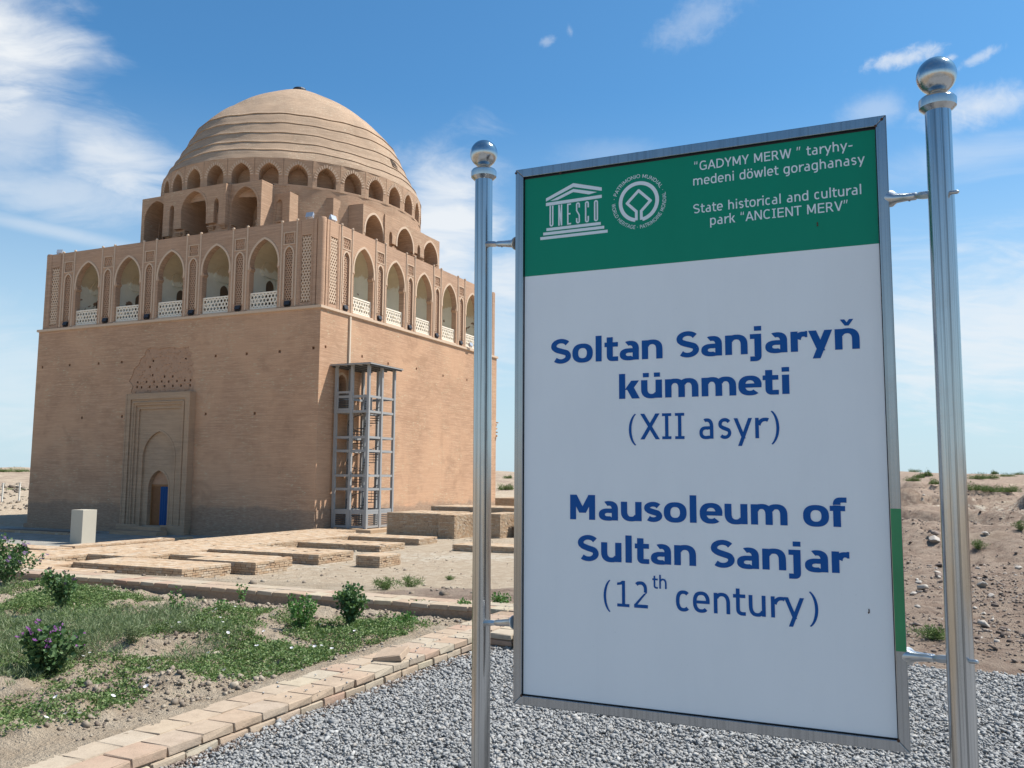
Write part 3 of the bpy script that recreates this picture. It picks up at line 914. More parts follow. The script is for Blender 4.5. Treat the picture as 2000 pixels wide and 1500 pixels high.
# a clump of small knots set in the strapwork gives the carved look
for k in range(4):
    G = FM[k]
    mb = MB(G)
    holes = [(opening(c), .45, False) for c in BAY] + [(niche(c), .26, True) for c in NAR]
    holes += [(rect(c - .40, c + .40, 19.38, 20.06), .07, True) for c in NAR] + [(rect(s - .40, s + .40, 15.2, 19.8), .12, True) for s in (-12.12, 12.12)]
    mb.panel(rect(-12.93, 12.93, ZL, ZG), holes, -GP)
    mb.box(-12.93, 12.93, -GP + .002, -12.8, ZG, ZG + .05)
    mb.add([(-12.93, -GP, ZL), (-12.93, -GP + .3, ZL), (-12.93, -GP + .3, ZG), (-12.93, -GP, ZG), (12.93, -GP, ZL), (12.93, -GP + .3, ZL), (12.93, -GP + .3, ZG), (12.93, -GP, ZG)], [(0, 3, 2, 1), (4, 5, 6, 7)])
    gal = mb.build('gallery_wall', M['gallery'], root)
    mb = MB(G)
    # vaulted bays behind the openings
    for c in BAY:
        prof = arch(c, 1.78, 15.0, 17.9, 2.35, 8)
        y0, y1 = -GP + .45, -9.95
        n = len(prof)
        mb.reveal(prof, y0, y1, False)
        mb.panel(prof, [(arch(c + .1, .5, 15.02, 17.0, .5, 5), .7, True)] if k > 1 else (), y1)
        mb.panel(arch(c, 1.78, 15.0, 17.9, 2.35, 8), [(opening(c), 0.001, False)], y0, flip=True)
        if k == 0:   # flat shade face for the passage between bays, seen through the opening, and the springing of the cross arch
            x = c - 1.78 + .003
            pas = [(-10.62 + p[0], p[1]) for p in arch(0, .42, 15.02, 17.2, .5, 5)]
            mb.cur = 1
            mb.add([(x, p[0], p[1]) for p in pas], [tuple(range(len(pas)))])  # flat face on the bay wall, coloured as the passage's shade
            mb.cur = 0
            cr = [(-11.5, 17.85), (-9.96, 17.85), (-9.96, 19.6), (-10.6, 19.7), (-11.3, 19.1), (-11.7, 18.4), (-11.75, 18.1)]
            mb.M = G
            vs = [(x + d, p[0], p[1]) for d in (0, .22) for p in cr]; m_ = len(cr)
            mb.add(vs, [tuple(range(m_, 2 * m_))] + [(i, (i + 1) % m_, m_ + (i + 1) % m_, m_ + i) for i in range(m_)])
    mb.build('gallery_bay', [M['plaster'], M['door_dark']], root)
    if k > 1: continue
    for c in BAY:
        mb = MB(G); op = arch(c, AW + .0, AS - .3, AS, AR, 9)
        path = [op[1]] + op[2:] + [op[0]]
        mb.band(path[::-1], .15, -GP, .045)
        mb.build('arch_trim', M['trim'], gal)
        o = bpy.data.objects.new('balustrade', me_b); link(o, gal); o.matrix_local = G @ Matrix.Translation((c, -GP + .2, 0))
        mb = MB(G); mb.box(c - AW - .02, c + AW + .02, -GP - .05, -GP + .3, 14.95, 15.03); mb.build('sill', M['trim'], gal)
    for c in NAR:
        mb = MB(G); npth = niche(c); path = [(c + .33, 15.5)] + npth[2:] + [(c - .33, 15.5)]
        mb.band(path[::-1], .11, -GP, .035)
        for z0, z1 in ((19.28, 19.34), (20.10, 20.16)): mb.box(c - .52, c + .52, -GP - .03, -GP - .001, z0, z1)
        for s_ in (-1, 1): mb.box(c + s_ * .44 - .03, c + s_ * .44 + .03, -GP - .028, -GP - .001, 19.34, 20.10)
        mb.build('niche_trim', M['trim'], gal)
        o = bpy.data.objects.new('niche_strapwork', me_n); link(o, gal); o.matrix_local = G @ Matrix.Translation((c, -GP + .12, 0))
        o = bpy.data.objects.new('relief_panel', me_p); link(o, gal); o.matrix_local = G @ Matrix.Translation((c, -GP + .045, 0))
        for s_ in (-.64, .64):
            mb = MB(G)
            mb.tube([(c + s_, -GP - .01, 15.0), (c + s_, -GP - .01, 20.88)], .062, 8)
            mb.lathe([(0.001, 20.83), (.085, 20.86), (.10, 20.92), (.08, 20.99), (.001, 21.02)], 8, cx=c + s_, cy=-GP - .01)
            mb.build('pilaster', M['trim'], gal)
    for s_ in (-12.12, 12.12):
        o = bpy.data.objects.new('end_strapwork', me_e); link(o, gal); o.matrix_local = G @ Matrix.Translation((s_, -GP + .06, 0))
        for q in (-.52, .52):
            mb = MB(G); mb.box(s_ + q - .03, s_ + q + .03, -GP - .03, -GP - .001, 15.0, 20.8); mb.build('panel_frame', M['gallery'], gal)
# corner columns, roof
for k in range(4):
    mb = MB(FM[k] @ Matrix.Translation((13.13, -13.13, 0)))
    mb.lathe([(.001, ZL), (.29, ZL), (.29, 15.25), (.29, 15.3), (.29, 20.6), (.30, 20.86), (.26, 20.98), (.001, 21.03)], 20)
    mb.build('corner_column', M['gallery'], root, smooth=True)
mb = MB(); mb.box(-12.9, 12.9, -12.9, 12.9, 20.42, 20.5)
mb.build('roof', M['roof'], root)

# arched screens standing on the roof
def screen(k, dm, dw, sh, zt, za):
    mb = MB(FM[k])
    aw, hw, mw = 1.24, 5.95, 3.08
    rise = 1.5; zs = za - rise
    mid = arch(sh, aw, 20.45, zs, rise)
    r1, r2 = 21.9 + random.uniform(-.1, .1), 22.35
    nl = [(sh - 2.2 + p[0], p[1]) for p in arch(0, .23, 0, za - 1.15, .34, 4)[1:]]
    nr = [(sh + 2.2 + p[0], p[1]) for p in arch(0, .23, 0, za - 1.15, .34, 4)[1:]]
    def notch(pts, zb0, zb1):      # pts goes right jamb up and over to the left jamb; outline needs left to right
        q = pts[::-1]; q[0] = (q[0][0], zb0); q = [p for p in q if p[1] > 1]; q[-1] = (q[-1][0], zb1)
        return q
    arc = mid[1:] + [mid[0]]
    am = arc[::-1]; am = [am[0]] + am[1:]
    bottom = [(sh - mw, r1)]
    l = notch(nl[1:] + [], r1, r2)
    L = [(sh - 2.43, r1)] + [p for p in nl[1:][::-1]] + [(sh - 1.97, r2 - .1)]
    L = [(sh - 2.43, r1), (sh - 2.43, za - 1.15)] + [(sh - 2.2 - .16, za - .93), (sh - 2.2, za - .81), (sh - 2.2 + .16, za - .93)] + [(sh - 1.97, za - 1.15), (sh - 1.97, r2 - .1)]
    Rr = [(sh + 1.97, r2), (sh + 1.97, za - 1.15), (sh + 2.2 - .16, za - .93), (sh + 2.2, za - .81), (sh + 2.2 + .16, za - .93), (sh + 2.43, za - 1.15), (sh + 2.43, r1 + .35)]
    A = [(sh - aw, r2 - .1)] + [p for p in mid[2:][::-1]] + [(sh + aw, r2)]
    out = [(sh - mw, r1)] + L + A + Rr + [(sh + mw, r1 + .35), (sh + mw, zt - .05), (sh - mw, zt - .05)]
    mb.panel(out, (), -dm)
    mb.reveal(out, -dm, -dm + .34, False)
    yb = -dm + .34
    small = [(arch(sh + q, .2, za - 1.85, za - 1.2, .28, 4), .9, True) for q in (-2.2, 2.2)] if k != 1 else [(arch(sh + q, .3, 20.9, za - 1.3, .4, 4), .9, True) for q in (-2.2, 2.2)]
    mb.panel(rect(sh - mw, sh + mw, 20.4, zt), [(mid, 2.5, True)] + small, yb)
    for q in (-1, 1):
        x0, x1 = (sh - hw, sh - mw) if q < 0 else (sh + mw, sh + hw)
        mb.panel(rect(x0, x1, 20.4, zt), [(arch(sh + q * 4.38, 1.23, 20.45, zs - .05, rise), 2.4, True)], -dw)
        xe = sh + q * hw
        f = (0, 1, 2, 3) if q > 0 else (3, 2, 1, 0)
        mb.add([(xe, -dw, 20.4), (xe, -6, 20.4), (xe, -6, zt), (xe, -dw, zt)], [f])
        xe = sh + q * mw
        mb.add([(xe, -dm + .3, 20.4), (xe, -dw + .01, 20.4), (xe, -dw + .01, zt), (xe, -dm + .3, zt)], [f])
    mb.add([(sh - hw, -dw, zt), (sh + hw, -dw, zt), (sh + hw, -6, zt + .15), (sh - hw, -6, zt + .15)], [(0, 1, 2, 3)])
    mb.add([(sh - mw, -dm + .1, zt), (sh + mw, -dm + .1, zt), (sh + mw, -dw + .01, zt), (sh - mw, -dw + .01, zt)], [(0, 1, 2, 3)])
    scn = mb.build('roof_screen', M['upper'], root)
    mb = MB(FM[k])
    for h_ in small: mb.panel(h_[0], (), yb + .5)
    mb.build('niche_shade', M['dark_in'], scn)  # dark sheets across the narrow niches, deep shade put into their colour
    for (cc, yy) in ((sh, -dm), (sh - 4.38, -dw), (sh + 4.38, -dw)):
        mb = MB(FM[k]); op = arch(cc, aw, zs - .3, zs - (0 if cc == sh else .05), rise, 9)
        mb.band(([op[1]] + op[2:] + [op[0]])[::-1], .17, yy, .03)
        mb.build('arch_trim', M['trim'] if k == 1 else M['upper'], scn)
    # toothed courses where facing bricks have fallen
    mb = MB(FM[k])
    for (x, sgn) in ((sh - aw, 1), (sh + aw, -1), (sh + 4.38 - 1.23, 1), (sh + 4.38 + 1.23, -1)):
        yy = -dm + .34 if abs(x - sh) < 2 else -dw
        for i in range(9):
            z = 20.9 + i * .16
            mb.box(*sorted((x - sgn * .25, x + sgn * random.uniform(.06, .2))), yy + .02, yy + .5, z, z + .075)
    for q in (-2.75, -1.6, 1.6, 2.75):
        for i in range(3):
            mb.box(sh + q - .3 + .05 * i, sh + q + .3 - .05 * i, -dm + .05 + .08 * i, yb, r1 - .08 - .09 * i + (.35 if q > 0 else .2), r1 - .0 - .09 * i + (.35 if q > 0 else .2))
    tag(mb.build('toothed_brick', M['upper'], scn), kind='stuff')
    return scn


scr = screen(0, 11.5, 10.95, 0.0, 25.28, 25.0)
screen(1, 11.32, 11.2, .38, 24.38, 23.98)
screen(2, 11.2, 11.0, 0, 24.4, 23.9)
screen(3, 11.0, 10.9, 0, 24.4, 23.9)
# corner turrets with a narrow niche between the screens
for k in range(4):
    for (a_, flipx) in ((0, 1), (1, -1)):
        mb = MB(FM[k])
        zt = 24.62
        if a_ == 0:   # stands beside the -Y screen, niche faces -Y
            x0, x1, y0 = 5.8, 7.38, -9.5
            mb.panel(rect(x0, x1, 20.4, zt), [(arch(6.42, .3, 22.55, 23.75, .4, 5), .9, True), (arch(6.42, .36, 20.5, 22.1, .32, 5), .3, True)], y0)
            mb.add([(x1, y0, 20.4), (x1, -6, 20.4), (x1, -6, zt), (x1, y0, zt)], [(0, 1, 2, 3)])
            mb.add([(x0, y0, zt), (x1, y0, zt), (x1, -6, zt + .2), (x0, -6, zt + .2)], [(0, 1, 2, 3)])
        else:         # its mirror beside the +X screen, niche faces +X
            y0, y1, x1 = -7.05, -5.55, 9.5
            mb.M = FM[k] @ FM[1]
            mb.panel(rect(y0, y1, 20.4, zt), [(arch(-6.05, .33, 20.6, 23.75, .45, 5), .9, True)], -x1)
            mb.M = FM[k]
            mb.add([(x1, y0, 20.4), (6, y0, 20.4), (6, y0, zt), (x1, y0, zt)], [(3, 2, 1, 0)])
            mb.add([(x1, y0, zt), (x1, y1, zt), (6, y1, zt + .2), (6, y0, zt + .2)], [(0, 1, 2, 3)])
        tur = mb.build('corner_turret', M['upper'], root)
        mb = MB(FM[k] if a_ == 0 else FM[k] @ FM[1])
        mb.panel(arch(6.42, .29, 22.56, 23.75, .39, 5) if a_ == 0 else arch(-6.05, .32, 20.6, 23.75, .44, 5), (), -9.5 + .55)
        mb.build('niche_shade', M['dark_in'], tur)  # sheet set in the turret niche, coloured as the shade inside

# drum with its ring of 32 niches, then the dome
OX, OY = .43, -.18
mb = MB(Matrix.Translation((OX, OY, 0)))
mb.lathe([(10.86, 24.35), (10.86, 25.26)], 96)
for k in range(4):
    a_m = PI / 4 + k * PI / 2; mb.lathe([(10.86, 20.4), (10.86, 24.36)], 20, a_m - math.radians(15), a_m + math.radians(15))
mb.build('drum_base', M['upper'], root)
NB = 32
drum = MB(); vous = MB()
chord = 2 * 10.86 * math.tan(PI / NB)
for i in range(NB):
    a = 2 * PI * (i + .5) / NB
    T = Matrix.Translation((OX, OY, 0)) @ Matrix.Rotation(a + PI / 2, 4, 'Z')
    drum.M = vous.M = T
    op = arch(0, .73, 25.42, 26.02, .98, 7)
    # wall leans in a little with height
    k0 = len(drum.v)
    hc = chord / 2
    drum.panel([(-hc, 25.25), (hc, 25.25), (hc * .985, 27.42), (-hc * .985, 27.42)], [(op, 1.15, False)], -10.86)
    drum.panel(op, (), -9.72)
    for j in range(15):
        t = PI * (j + .5) / 15
        q = int(j / 15 * (len(op) - 3)); 
    arcp = [p for p in op[2:]]
    # voussoirs: short bricks fanned round the arch
    L = [0.0]
    for p, r in zip(arcp, arcp[1:]): L.append(L[-1] + math.hypot(r[0] - p[0], r[1] - p[1]))
    for j in range(15):
        t = L[-1] * (j + .5) / 15
        q = max(x for x in range(len(L) - 1) if L[x] <= t)
        f = (t - L[q]) / (L[q + 1] - L[q])
        p = (arcp[q][0] + (arcp[q + 1][0] - arcp[q][0]) * f, arcp[q][1] + (arcp[q + 1][1] - arcp[q][1]) * f)
        d = Vector((p[0], p[1] - 25.95)).normalized()
        vous.bar((p[0] + d.x * .02, -10.87, p[1] + d.y * .02), (p[0] + d.x * .26, -10.87, p[1] + d.y * .26), .095, .05, (0, -1, 0))
dr = drum.build('drum', M['upper'], root)
tag(vous.build('voussoir', M['trim'], dr), kind='stuff')

ctrl = [(10.89, 27.40), (10.58, 28.0), (9.98, 29.0), (9.26, 30.5), (8.44, 32.0), (7.03, 33.5), (5.25, 35.0), (3.18, 36.2), (1.4, 37.1), (0.02, 37.55)]
cz = np.array([c[1] for c in ctrl]); cr_ = np.array([c[0] for c in ctrl])
from math import comb
def smooth_profile(n=70):
    t = np.linspace(0, len(ctrl) - 1, n); out = []
    for u in t:
        i = min(int(u), len(ctrl) - 2); f = u - i
        P = [ctrl[max(i - 1, 0)], ctrl[i], ctrl[i + 1], ctrl[min(i + 2, len(ctrl) - 1)]]
        v = [.5 * (2 * P[1][q] + (P[2][q] - P[0][q]) * f + (2 * P[0][q] - 5 * P[1][q] + 4 * P[2][q] - P[3][q]) * f * f + (3 * P[1][q] - P[0][q] - 3 * P[2][q] + P[3][q]) * f ** 3) for q in (0, 1)]
        out.append(tuple(v))
    return out
prof = smooth_profile()
steps = [(28.15, .012), (29.0, .018), (29.9, .02), (30.8, .022), (31.9, .045), (33.0, .0)]
pp = []
for r, z in prof:
    pp.append((r, z))
for zs_, dp in steps:
    if dp == 0: continue
    # a narrow lip where one lift of brickwork ends
    i = min(range(len(pp)), key=lambda q: abs(pp[q][1] - zs_))
    r, z = pp[i]
    pp[i:i + 1] = [(r + .02, z - .05), (r - dp, z - .02), (r - dp, z + .03), (r + .03, z + .05)]
lipz = [s_[0] for s_ in steps if s_[1]]
def wob(t, z, j):
    a = .035 * math.sin(5 * t + z * 1.3) + .02 * math.sin(13 * t + 2.1 * z) + .012 * math.sin(31 * t + 5 * z)
    w = 0
    return a * .5 * min(1, (37.5 - z) / 4), (.06 * math.sin(3 * t + 1 + z * .4) + .04 * math.sin(8 * t + z * .7) + .02 * math.sin(23 * t)) * (1 if z < 34 and z > 27.9 else 0)
mb = MB(Matrix.Translation((0, 0, 0)))
mb.lathe(pp, 200, wob=wob)
dome = mb.build('dome', M['dome'], root, smooth=True, loc=(OX, OY, 0))
for e in dome.data.polygons: pass
mb = MB(Matrix.Translation((OX, OY, 0)))
mb.lathe([(.62, 37.35), (.6, 37.62), (.55, 37.72), (.001, 37.8)], 18)
mb.build('dome_cap', M['dark_metal'], root)
# small window in the dome
a = math.atan2(.21 - OY, 9.8 - OX)
mb = MB(Matrix.Translation((OX, OY, 0)) @ Matrix.Rotation(a, 4, 'Z'))
mb.add([(9.95, -.42, 29.25), (9.95, .42, 29.25), (9.35, .42, 30.35), (9.35, -.42, 30.35), (9.86, -.33, 29.38), (9.86, .33, 29.38), (9.34, .33, 30.27), (9.34, -.33, 30.27)],
       [(0, 1, 5, 4), (1, 2, 6, 5), (2, 3, 7, 6), (3, 0, 4, 7)])
win = mb.build('dome_window', M['dome'], root)
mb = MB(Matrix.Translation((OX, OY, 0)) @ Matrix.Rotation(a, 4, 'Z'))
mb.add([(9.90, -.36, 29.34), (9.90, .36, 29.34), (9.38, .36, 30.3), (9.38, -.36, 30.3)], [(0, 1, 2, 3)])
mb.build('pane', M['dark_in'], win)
# ------------------------------------------------------------------ things round the mausoleum
def WB(X, Y, Z=0.0):
    """world point from mausoleum coordinates"""
    return BM @ Vector((X, Y, Z))


def lroot(name, X, Y, Z=0.0):
    return empty(name, mat=BM @ Matrix.Translation((X, Y, Z)))


# stair tower
tw = lroot('stair_tower', 0, 0, 0)
tag(tw, 'tall grey metal stair tower with flat roof standing against the sunlit wall', 'stair tower')
tx = (13.75, 15.0, 16.3); ty = (-11.85, -10.3, -8.75); tz0, tz1 = .3, 11.0
for i, x in enumerate(tx):
    for j, y in enumerate(ty):
        if i == 1 and j == 1: continue
        mb = MB(); mb.box(x - .09, x + .09, y - .09, y + .09, tz0, tz1); mb.build('post', M['grey_paint'], tw)
lv = [1.45, 2.84, 3.73, 5.35, 6.24, 7.93, 8.93]
for z in lv:
    for (x0, x1, y0, y1) in ((tx[0], tx[2], ty[0], ty[0]), (tx[0], tx[2], ty[2], ty[2]), (tx[2], tx[2], ty[0], ty[2]), (tx[0], tx[0], ty[0], ty[2])):
        mb = MB()
        mb.box(x0 - .055, x1 + .055, y0 - .055, y1 + .055, z - .08, z + .08) if x0 != x1 else mb.box(x0 - .054, x1 + .054, y0 + .06, y1 - .06, z - .075, z + .075)
        mb.build('beam', M['grey_paint'], tw)
mb = MB(); mb.box(13.52, 16.75, -12.35, -8.3, 11.0, 11.07)
rf = mb.build('roof', M['grey_paint'], tw)
mb = MB()
for i in range(26):
    y = -12.3 + i * .155
    mb.box(13.55, 16.72, y, y + .06, 11.07, 11.10)
for q in range(6): mb.box(13.6 + q * .6, 13.68 + q * .6, -12.2, -8.4, 10.9, 11.0)
tag(mb.build('roof_rib', M['grey_dark'], rf), kind='stuff')


def louver(a0, a1, fixed, axis, z0, z1, dark=True):
    mb = MB()
    def B(u0, u1, d, za, zb):
        if axis == 'x': mb.box(u0, u1, fixed - d, fixed + d, za, zb)
        else: mb.box(fixed - d, fixed + d, u0, u1, za, zb)
    B(a0, a0 + .12, .03, z0, z1); B(a1 - .12, a1, .03, z0, z1); B(a0 + .12, a1 - .12, .03, z1 - .14, z1); B(a0 + .12, a1 - .12, .03, z0, z0 + .14)
    o = mb.build('louver_panel', M['grey_paint'], tw)
    mb = MB(); n = int((z1 - z0 - .28) / .12)
    for i in range(n):
        z = z0 + .17 + i * .12
        if axis == 'x': mb.box(a0 + .12, a1 - .12, fixed - .02, fixed + .02, z, z + .055)
        else: mb.box(fixed - .02, fixed + .02, a0 + .12, a1 - .12, z, z + .055)
    tag(mb.build('slat', M['grey_dark'] if dark else M['grey_paint'], o), kind='stuff')


for i in range(2):
    louver(tx[i] + .09, tx[i + 1] - .09, ty[0] - .02, 'x', .35, 1.37)
    louver(ty[i] + .09, ty[i + 1] - .09, tx[2] + .02, 'y', .35, 1.37)
louver(tx[0] + .09, tx[1] - .09, ty[0] - .02, 'x', 8.02, 9.3)
louver(tx[1] + .09, tx[2] - .55, ty[1] - .3, 'x', 8.02, 9.0)
mb = MB(); mb.box(13.52, 15.0, ty[0] + .06, ty[2] - .06, 7.86, 7.95); mb.box(15.0, 16.2, ty[0] + .06, ty[1], 7.86, 7.95)
mb.build('landing', M['grey_paint'], tw)
scx, scy = 15.0, -10.3
mb = MB(); mb.tube([(scx, scy, .3), (scx, scy, 9.2)], .1, 10); mb.build('centre_pole', M['grey_paint'], tw)
nst = 40
for i in range(nst):
    z = .45 + i * (7.5 / nst); a = i * math.radians(26) + 2.2
    T = Matrix.Translation((scx, scy, z)) @ Matrix.Rotation(a, 4, 'Z')
    if i == 0:
        mb = MB(); vs = [(.08, -.06, 0), (1.12, -.26, 0), (1.12, .26, 0), (.08, .06, 0)]
        mb.add(vs + [(x, y, .04) for x, y, _ in vs], [(3, 2, 1, 0), (4, 5, 6, 7), (0, 1, 5, 4), (1, 2, 6, 5), (2, 3, 7, 6), (3, 0, 4, 7)])
        st = mb.build('stair_tread', M['grey_dark'], tw); st.matrix_local = T; me_t = st.data
    else:
        st = link(bpy.data.objects.new('stair_tread', me_t), tw); st.matrix_local = T
mb = MB()
hp = [(scx + 1.12 * math.cos(i * math.radians(26) + 2.2), scy + 1.12 * math.sin(i * math.radians(26) + 2.2), 1.4 + i * (7.5 / nst)) for i in range(nst)]
mb.tube(hp, .025, 6)
for i in range(0, nst, 1):
    mb.tube([(hp[i][0], hp[i][1], hp[i][2] - .95), hp[i]], .014, 5)
mb.build('handrail', M['grey_dark'], tw)
mb = MB(); mb.box(13.6, 17.2, -12.6, -8.2, -.6, .29); 
pl = mb.build('stone_slab', M['old_brick'], None); pl.matrix_world = BM
tag(pl, 'low brick slab under the grey stair tower', 'slab')

# floodlights
def floodlight(X, Y, Z, rz, label, mat=None, group='floodlights on the gallery', sc=1.0):
    mb = MB()
    mb.box(-.2 * sc, .2 * sc, -.13 * sc, .0, .07 * sc, .34 * sc)
    mb.box(-.23 * sc, .23 * sc, -.16 * sc, -.13 * sc, .05 * sc, .36 * sc)
    mb.box(-.14 * sc, .14 * sc, .0, .10 * sc, .1 * sc, .3 * sc)
    mb.bar((-.22 * sc, -.05 * sc, .2 * sc), (-.22 * sc, .0, -.02 * sc), .03, .05); mb.bar((.22 * sc, -.05 * sc, .2 * sc), (.22 * sc, .0, -.02 * sc), .03, .05)
    mb.box(-.22 * sc, .22 * sc, -.03, .03, -.02, .01)
    o = mb.build('floodlight', mat or M['dark_metal'])
    o.matrix_world = BM @ Matrix.Translation((X, Y, Z)) @ Matrix.Rotation(rz, 4, 'Z') @ Matrix.Rotation(-.35, 4, 'X')
    tag(o, label, 'floodlight', group)


ordn = ['leftmost', 'second', 'third', 'fourth', 'fifth', 'sixth']
for i, c in enumerate(NAR):
    w = 'black floodlight at the foot of the %s narrow niche from the left, shaded side' % ordn[i] if i else 'black floodlight at the foot of the leftmost narrow niche, shaded side'
    floodlight(c, -GP - .02, 15.03, 0, w, sc=.95)
for i, c in enumerate(NAR[:5]):
    w = 'black floodlight at the foot of the %s narrow niche from the corner, sunlit side' % ('nearest' if i == 0 else ordn[i])
    if i == 0: w = 'black floodlight at the foot of the narrow niche nearest the corner, sunlit side'
    floodlight(GP + .02, c, 15.03, PI / 2, w, sc=.95)
floodlight(12.0, -13.0, 21.02, 0.1, 'grey lamp on the roof edge just left of the near corner', M['lamp_grey'], 'lamps on the roof edge', 1.2)
floodlight(13.0, -11.8, 21.02, 1.5, 'grey lamp on the roof edge just right of the near corner', M['lamp_grey'], 'lamps on the roof edge', 1.2)
floodlight(-12.2, -13.1, 20.95, .4, 'grey lamp on the roof edge at the far left corner', M['lamp_grey'], 'lamps on the roof edge')
floodlight(13.1, 11.9, 20.95, 1.5, 'grey lamp on the roof edge behind the left pole', M['lamp_grey'], 'lamps on the roof edge')
floodlight(13.75, 7.65, 15.0, 1.5, 'pale floodlight on the ledge beside the left pole', M['lamp_grey'], 'floodlights on the gallery')

# white block
mb = MB(); 
bw_ = .49
for (z0, z1, e) in ((-.1, .02, .02), (.02, 2.0, .0)):
    mb.box(-bw_ - e, bw_ + e, -bw_ - e, bw_ + e, z0, z1)
blk = mb.build('stone_block', M['stone'])
bv = blk.modifiers.new('bevel', 'BEVEL'); bv.width = .012; bv.segments = 2
blk.matrix_world = BM @ Matrix.Translation((3.25, -22.3, -.42))
tag(blk, 'plain pale stone block standing on the paved court before the entrance', 'stone block')

# paved court in front of the door
mb = MB(); mb.box(-16, 13.25, -31.6, -13.45, -1.2, -.42)
ct = mb.build('courtyard_paving', M['court']); ct.matrix_world = BM; tag(ct, kind='structure')
mb = MB(); mb.box(6.4, 12.6, -21.2, -16.4, -1.2, -.405); bd = mb.build('soil_bed', M['bed']); bd.matrix_world = BM; tag(bd, kind='structure')
mb = MB(); mb.box(-13.2, -3.5, -17.6, -15.2, -1.2, -.405); bd = mb.build('soil_bed', M['bed']); bd.matrix_world = BM; tag(bd, kind='structure')


_mark = 0

# ------------------------------------------------------------------ excavated walls: courses of real bricks
BL_, BH_ = .26, .062


def brick_mass(name, X0, X1, Y0, Y1, z0, z1, label, grp=None, top_only=False, rag=.012):
    """low wall of mud-laid bricks; faces towards the camera (-Y and +X) and top are brick by brick"""
    r = lroot(name, (X0 + X1) / 2, (Y0 + Y1) / 2, z0)
    hx, hy, h = (X1 - X0) / 2, (Y1 - Y0) / 2, z1 - z0
    tag(r, label, 'old wall', grp)
    mb = MB(); mb.box(-hx + .03, hx - .03, -hy + .03, hy - .03, -.5, h - .045)
    mb.build('core', M['mortar'], r)
    mb = MB()
    nc = max(1, int(h / .078))
    ch = h / nc
    for c in range(nc):
        za = c * ch; zb = za + ch - .016
        off = .13 * (c % 2)
        x = -hx - off
        while x < hx:
            L = BL_ + random.uniform(-.02, .03); a, b = max(x, -hx), min(x + L - .018, hx)
            if b - a > .04 and random.random() > .02:
                p = random.uniform(-.012, rag)
                mb.box(a, b, -hy - p, -hy + .12, za + random.uniform(-.004, .004), zb + random.uniform(-.006, .004), .004)
            x += L
        y = -hy + .125 - off
        while y < hy:
            L = BL_ + random.uniform(-.02, .03); a, b = max(y, -hy + .125), min(y + L - .018, hy)
            if b - a > .04 and random.random() > .02:
                p = random.uniform(-.012, rag)
                mb.box(hx - .12, hx + p, a, b, za + random.uniform(-.004, .004), zb + random.uniform(-.006, .004), .004)
            y += L
    tag(mb.build('course_brick', M['old_brick'], r), kind='stuff')
    mb = MB(); nx = max(1, round(2 * hx / .275)); ny = max(1, round(2 * hy / .275)); sx, sy = 2 * hx / nx, 2 * hy / ny
    for i in range(nx):
        for j in range(ny):
            if random.random() < .012: continue
            dzb = random.uniform(-.004, .003)
            mb.box(-hx + i * sx + .006, -hx + (i + 1) * sx - .006, -hy + j * sy + .006, -hy + (j + 1) * sy - .006, h - .05, h + .012 + dzb, .004)
    tag(mb.build('paving_brick', M['old_brick'], r), kind='stuff')
    return r


g_ = 'low excavated brick walls'
brick_mass('bed_edging', 6.2, 12.8, -21.55, -21.22, -.42, -.28, 'thin brick edging of the dark soil bed right of the pale stone block')
brick_mass('bed_edging', 5.9, 6.19, -21.5, -16.4, -.42, -.28, 'thin brick edging running back toward the doorway')
brick_mass('bed_edging', -13.2, -3.5, -17.95, -17.62, -.42, -.28, 'thin brick edging in the shade at the far left of the entrance wall')
brick_mass('foundation_wall', 17.2, 20.0, -33.6, -16.9, .0, .42, 'long flat brick foundation strip running from the platform to the stair tower', g_)
brick_mass('foundation_wall', 20.02, 24.5, -19.0, -17.0, .0, .40, 'low brick spur nearest the stair tower', g_)
brick_mass('foundation_wall', 20.02, 24.9, -23.4, -21.1, .0, .36, 'second low brick spur out from the stair tower', g_)
brick_mass('foundation_wall', 20.02, 26.0, -29.7, -27.2, .0, .46, 'broad low brick spur behind the small square stub', g_)
brick_mass('foundation_wall', 20.02, 25.2, -31.9, -30.4, -.02, .40, 'narrow low brick spur between two broader ones', g_)
brick_mass('foundation_wall', 22.8, 26.2, -33.8, -31.92, -.02, .50, 'blocky brick foundation end with a deep shaded front left of the square stub', g_)
brick_mass('foundation_wall', 20.02, 25.4, -36.6, -34.2, -.02, .48, 'nearest low brick spur, left of the blocky foundation end', g_)
brick_mass('brick_stub', 27.7, 28.85, -29.5, -27.9, -.02, .50, 'small square brick stub standing alone in the pale dirt')
brick_mass('brick_platform', 13.3, 17.18, -42.5, -30.6, -.02, .40, 'broad flat brick platform left of the low spurs', g_)
brick_mass('brick_platform', 17.2, 20.0, -42.5, -36.0, -.02, .40, 'brick paving in front of the sunken square pit', g_)
brick_mass('brick_platform', 20.02, 23.3, -42.5, -37.6, -.02, .42, 'brick paving edge behind the garden wall', g_)
brick_mass('brick_platform', 2.0, 13.28, -42.5, -33.25, -.02, .34, 'wide brick paving at the far left behind the purple weeds', g_)
brick_mass('brick_border', 8.2, 14.2, -33.2, -31.9, .0, .46, 'short raised brick border in front of the pale stone block')
brick_mass('brick_border', 13.3, 14.3, -31.85, -26.0, -.4, .50, 'raised brick edge running back beside the pale stone block')
brick_mass('brick_border', -8.0, 8.18, -33.2, -32.6, .0, .40, 'long low brick edge of the court at the far left')
brick_mass('brick_border', 14.32, 17.18, -30.58, -14.2, -.4, .38, 'low brick strip between sunken court and foundation strip', g_)
brick_mass('ruined_wall', 18.9, 22.7, -13.4, -9.6, .0, 1.48, 'chest-high ruined brick wall right of the stair tower')
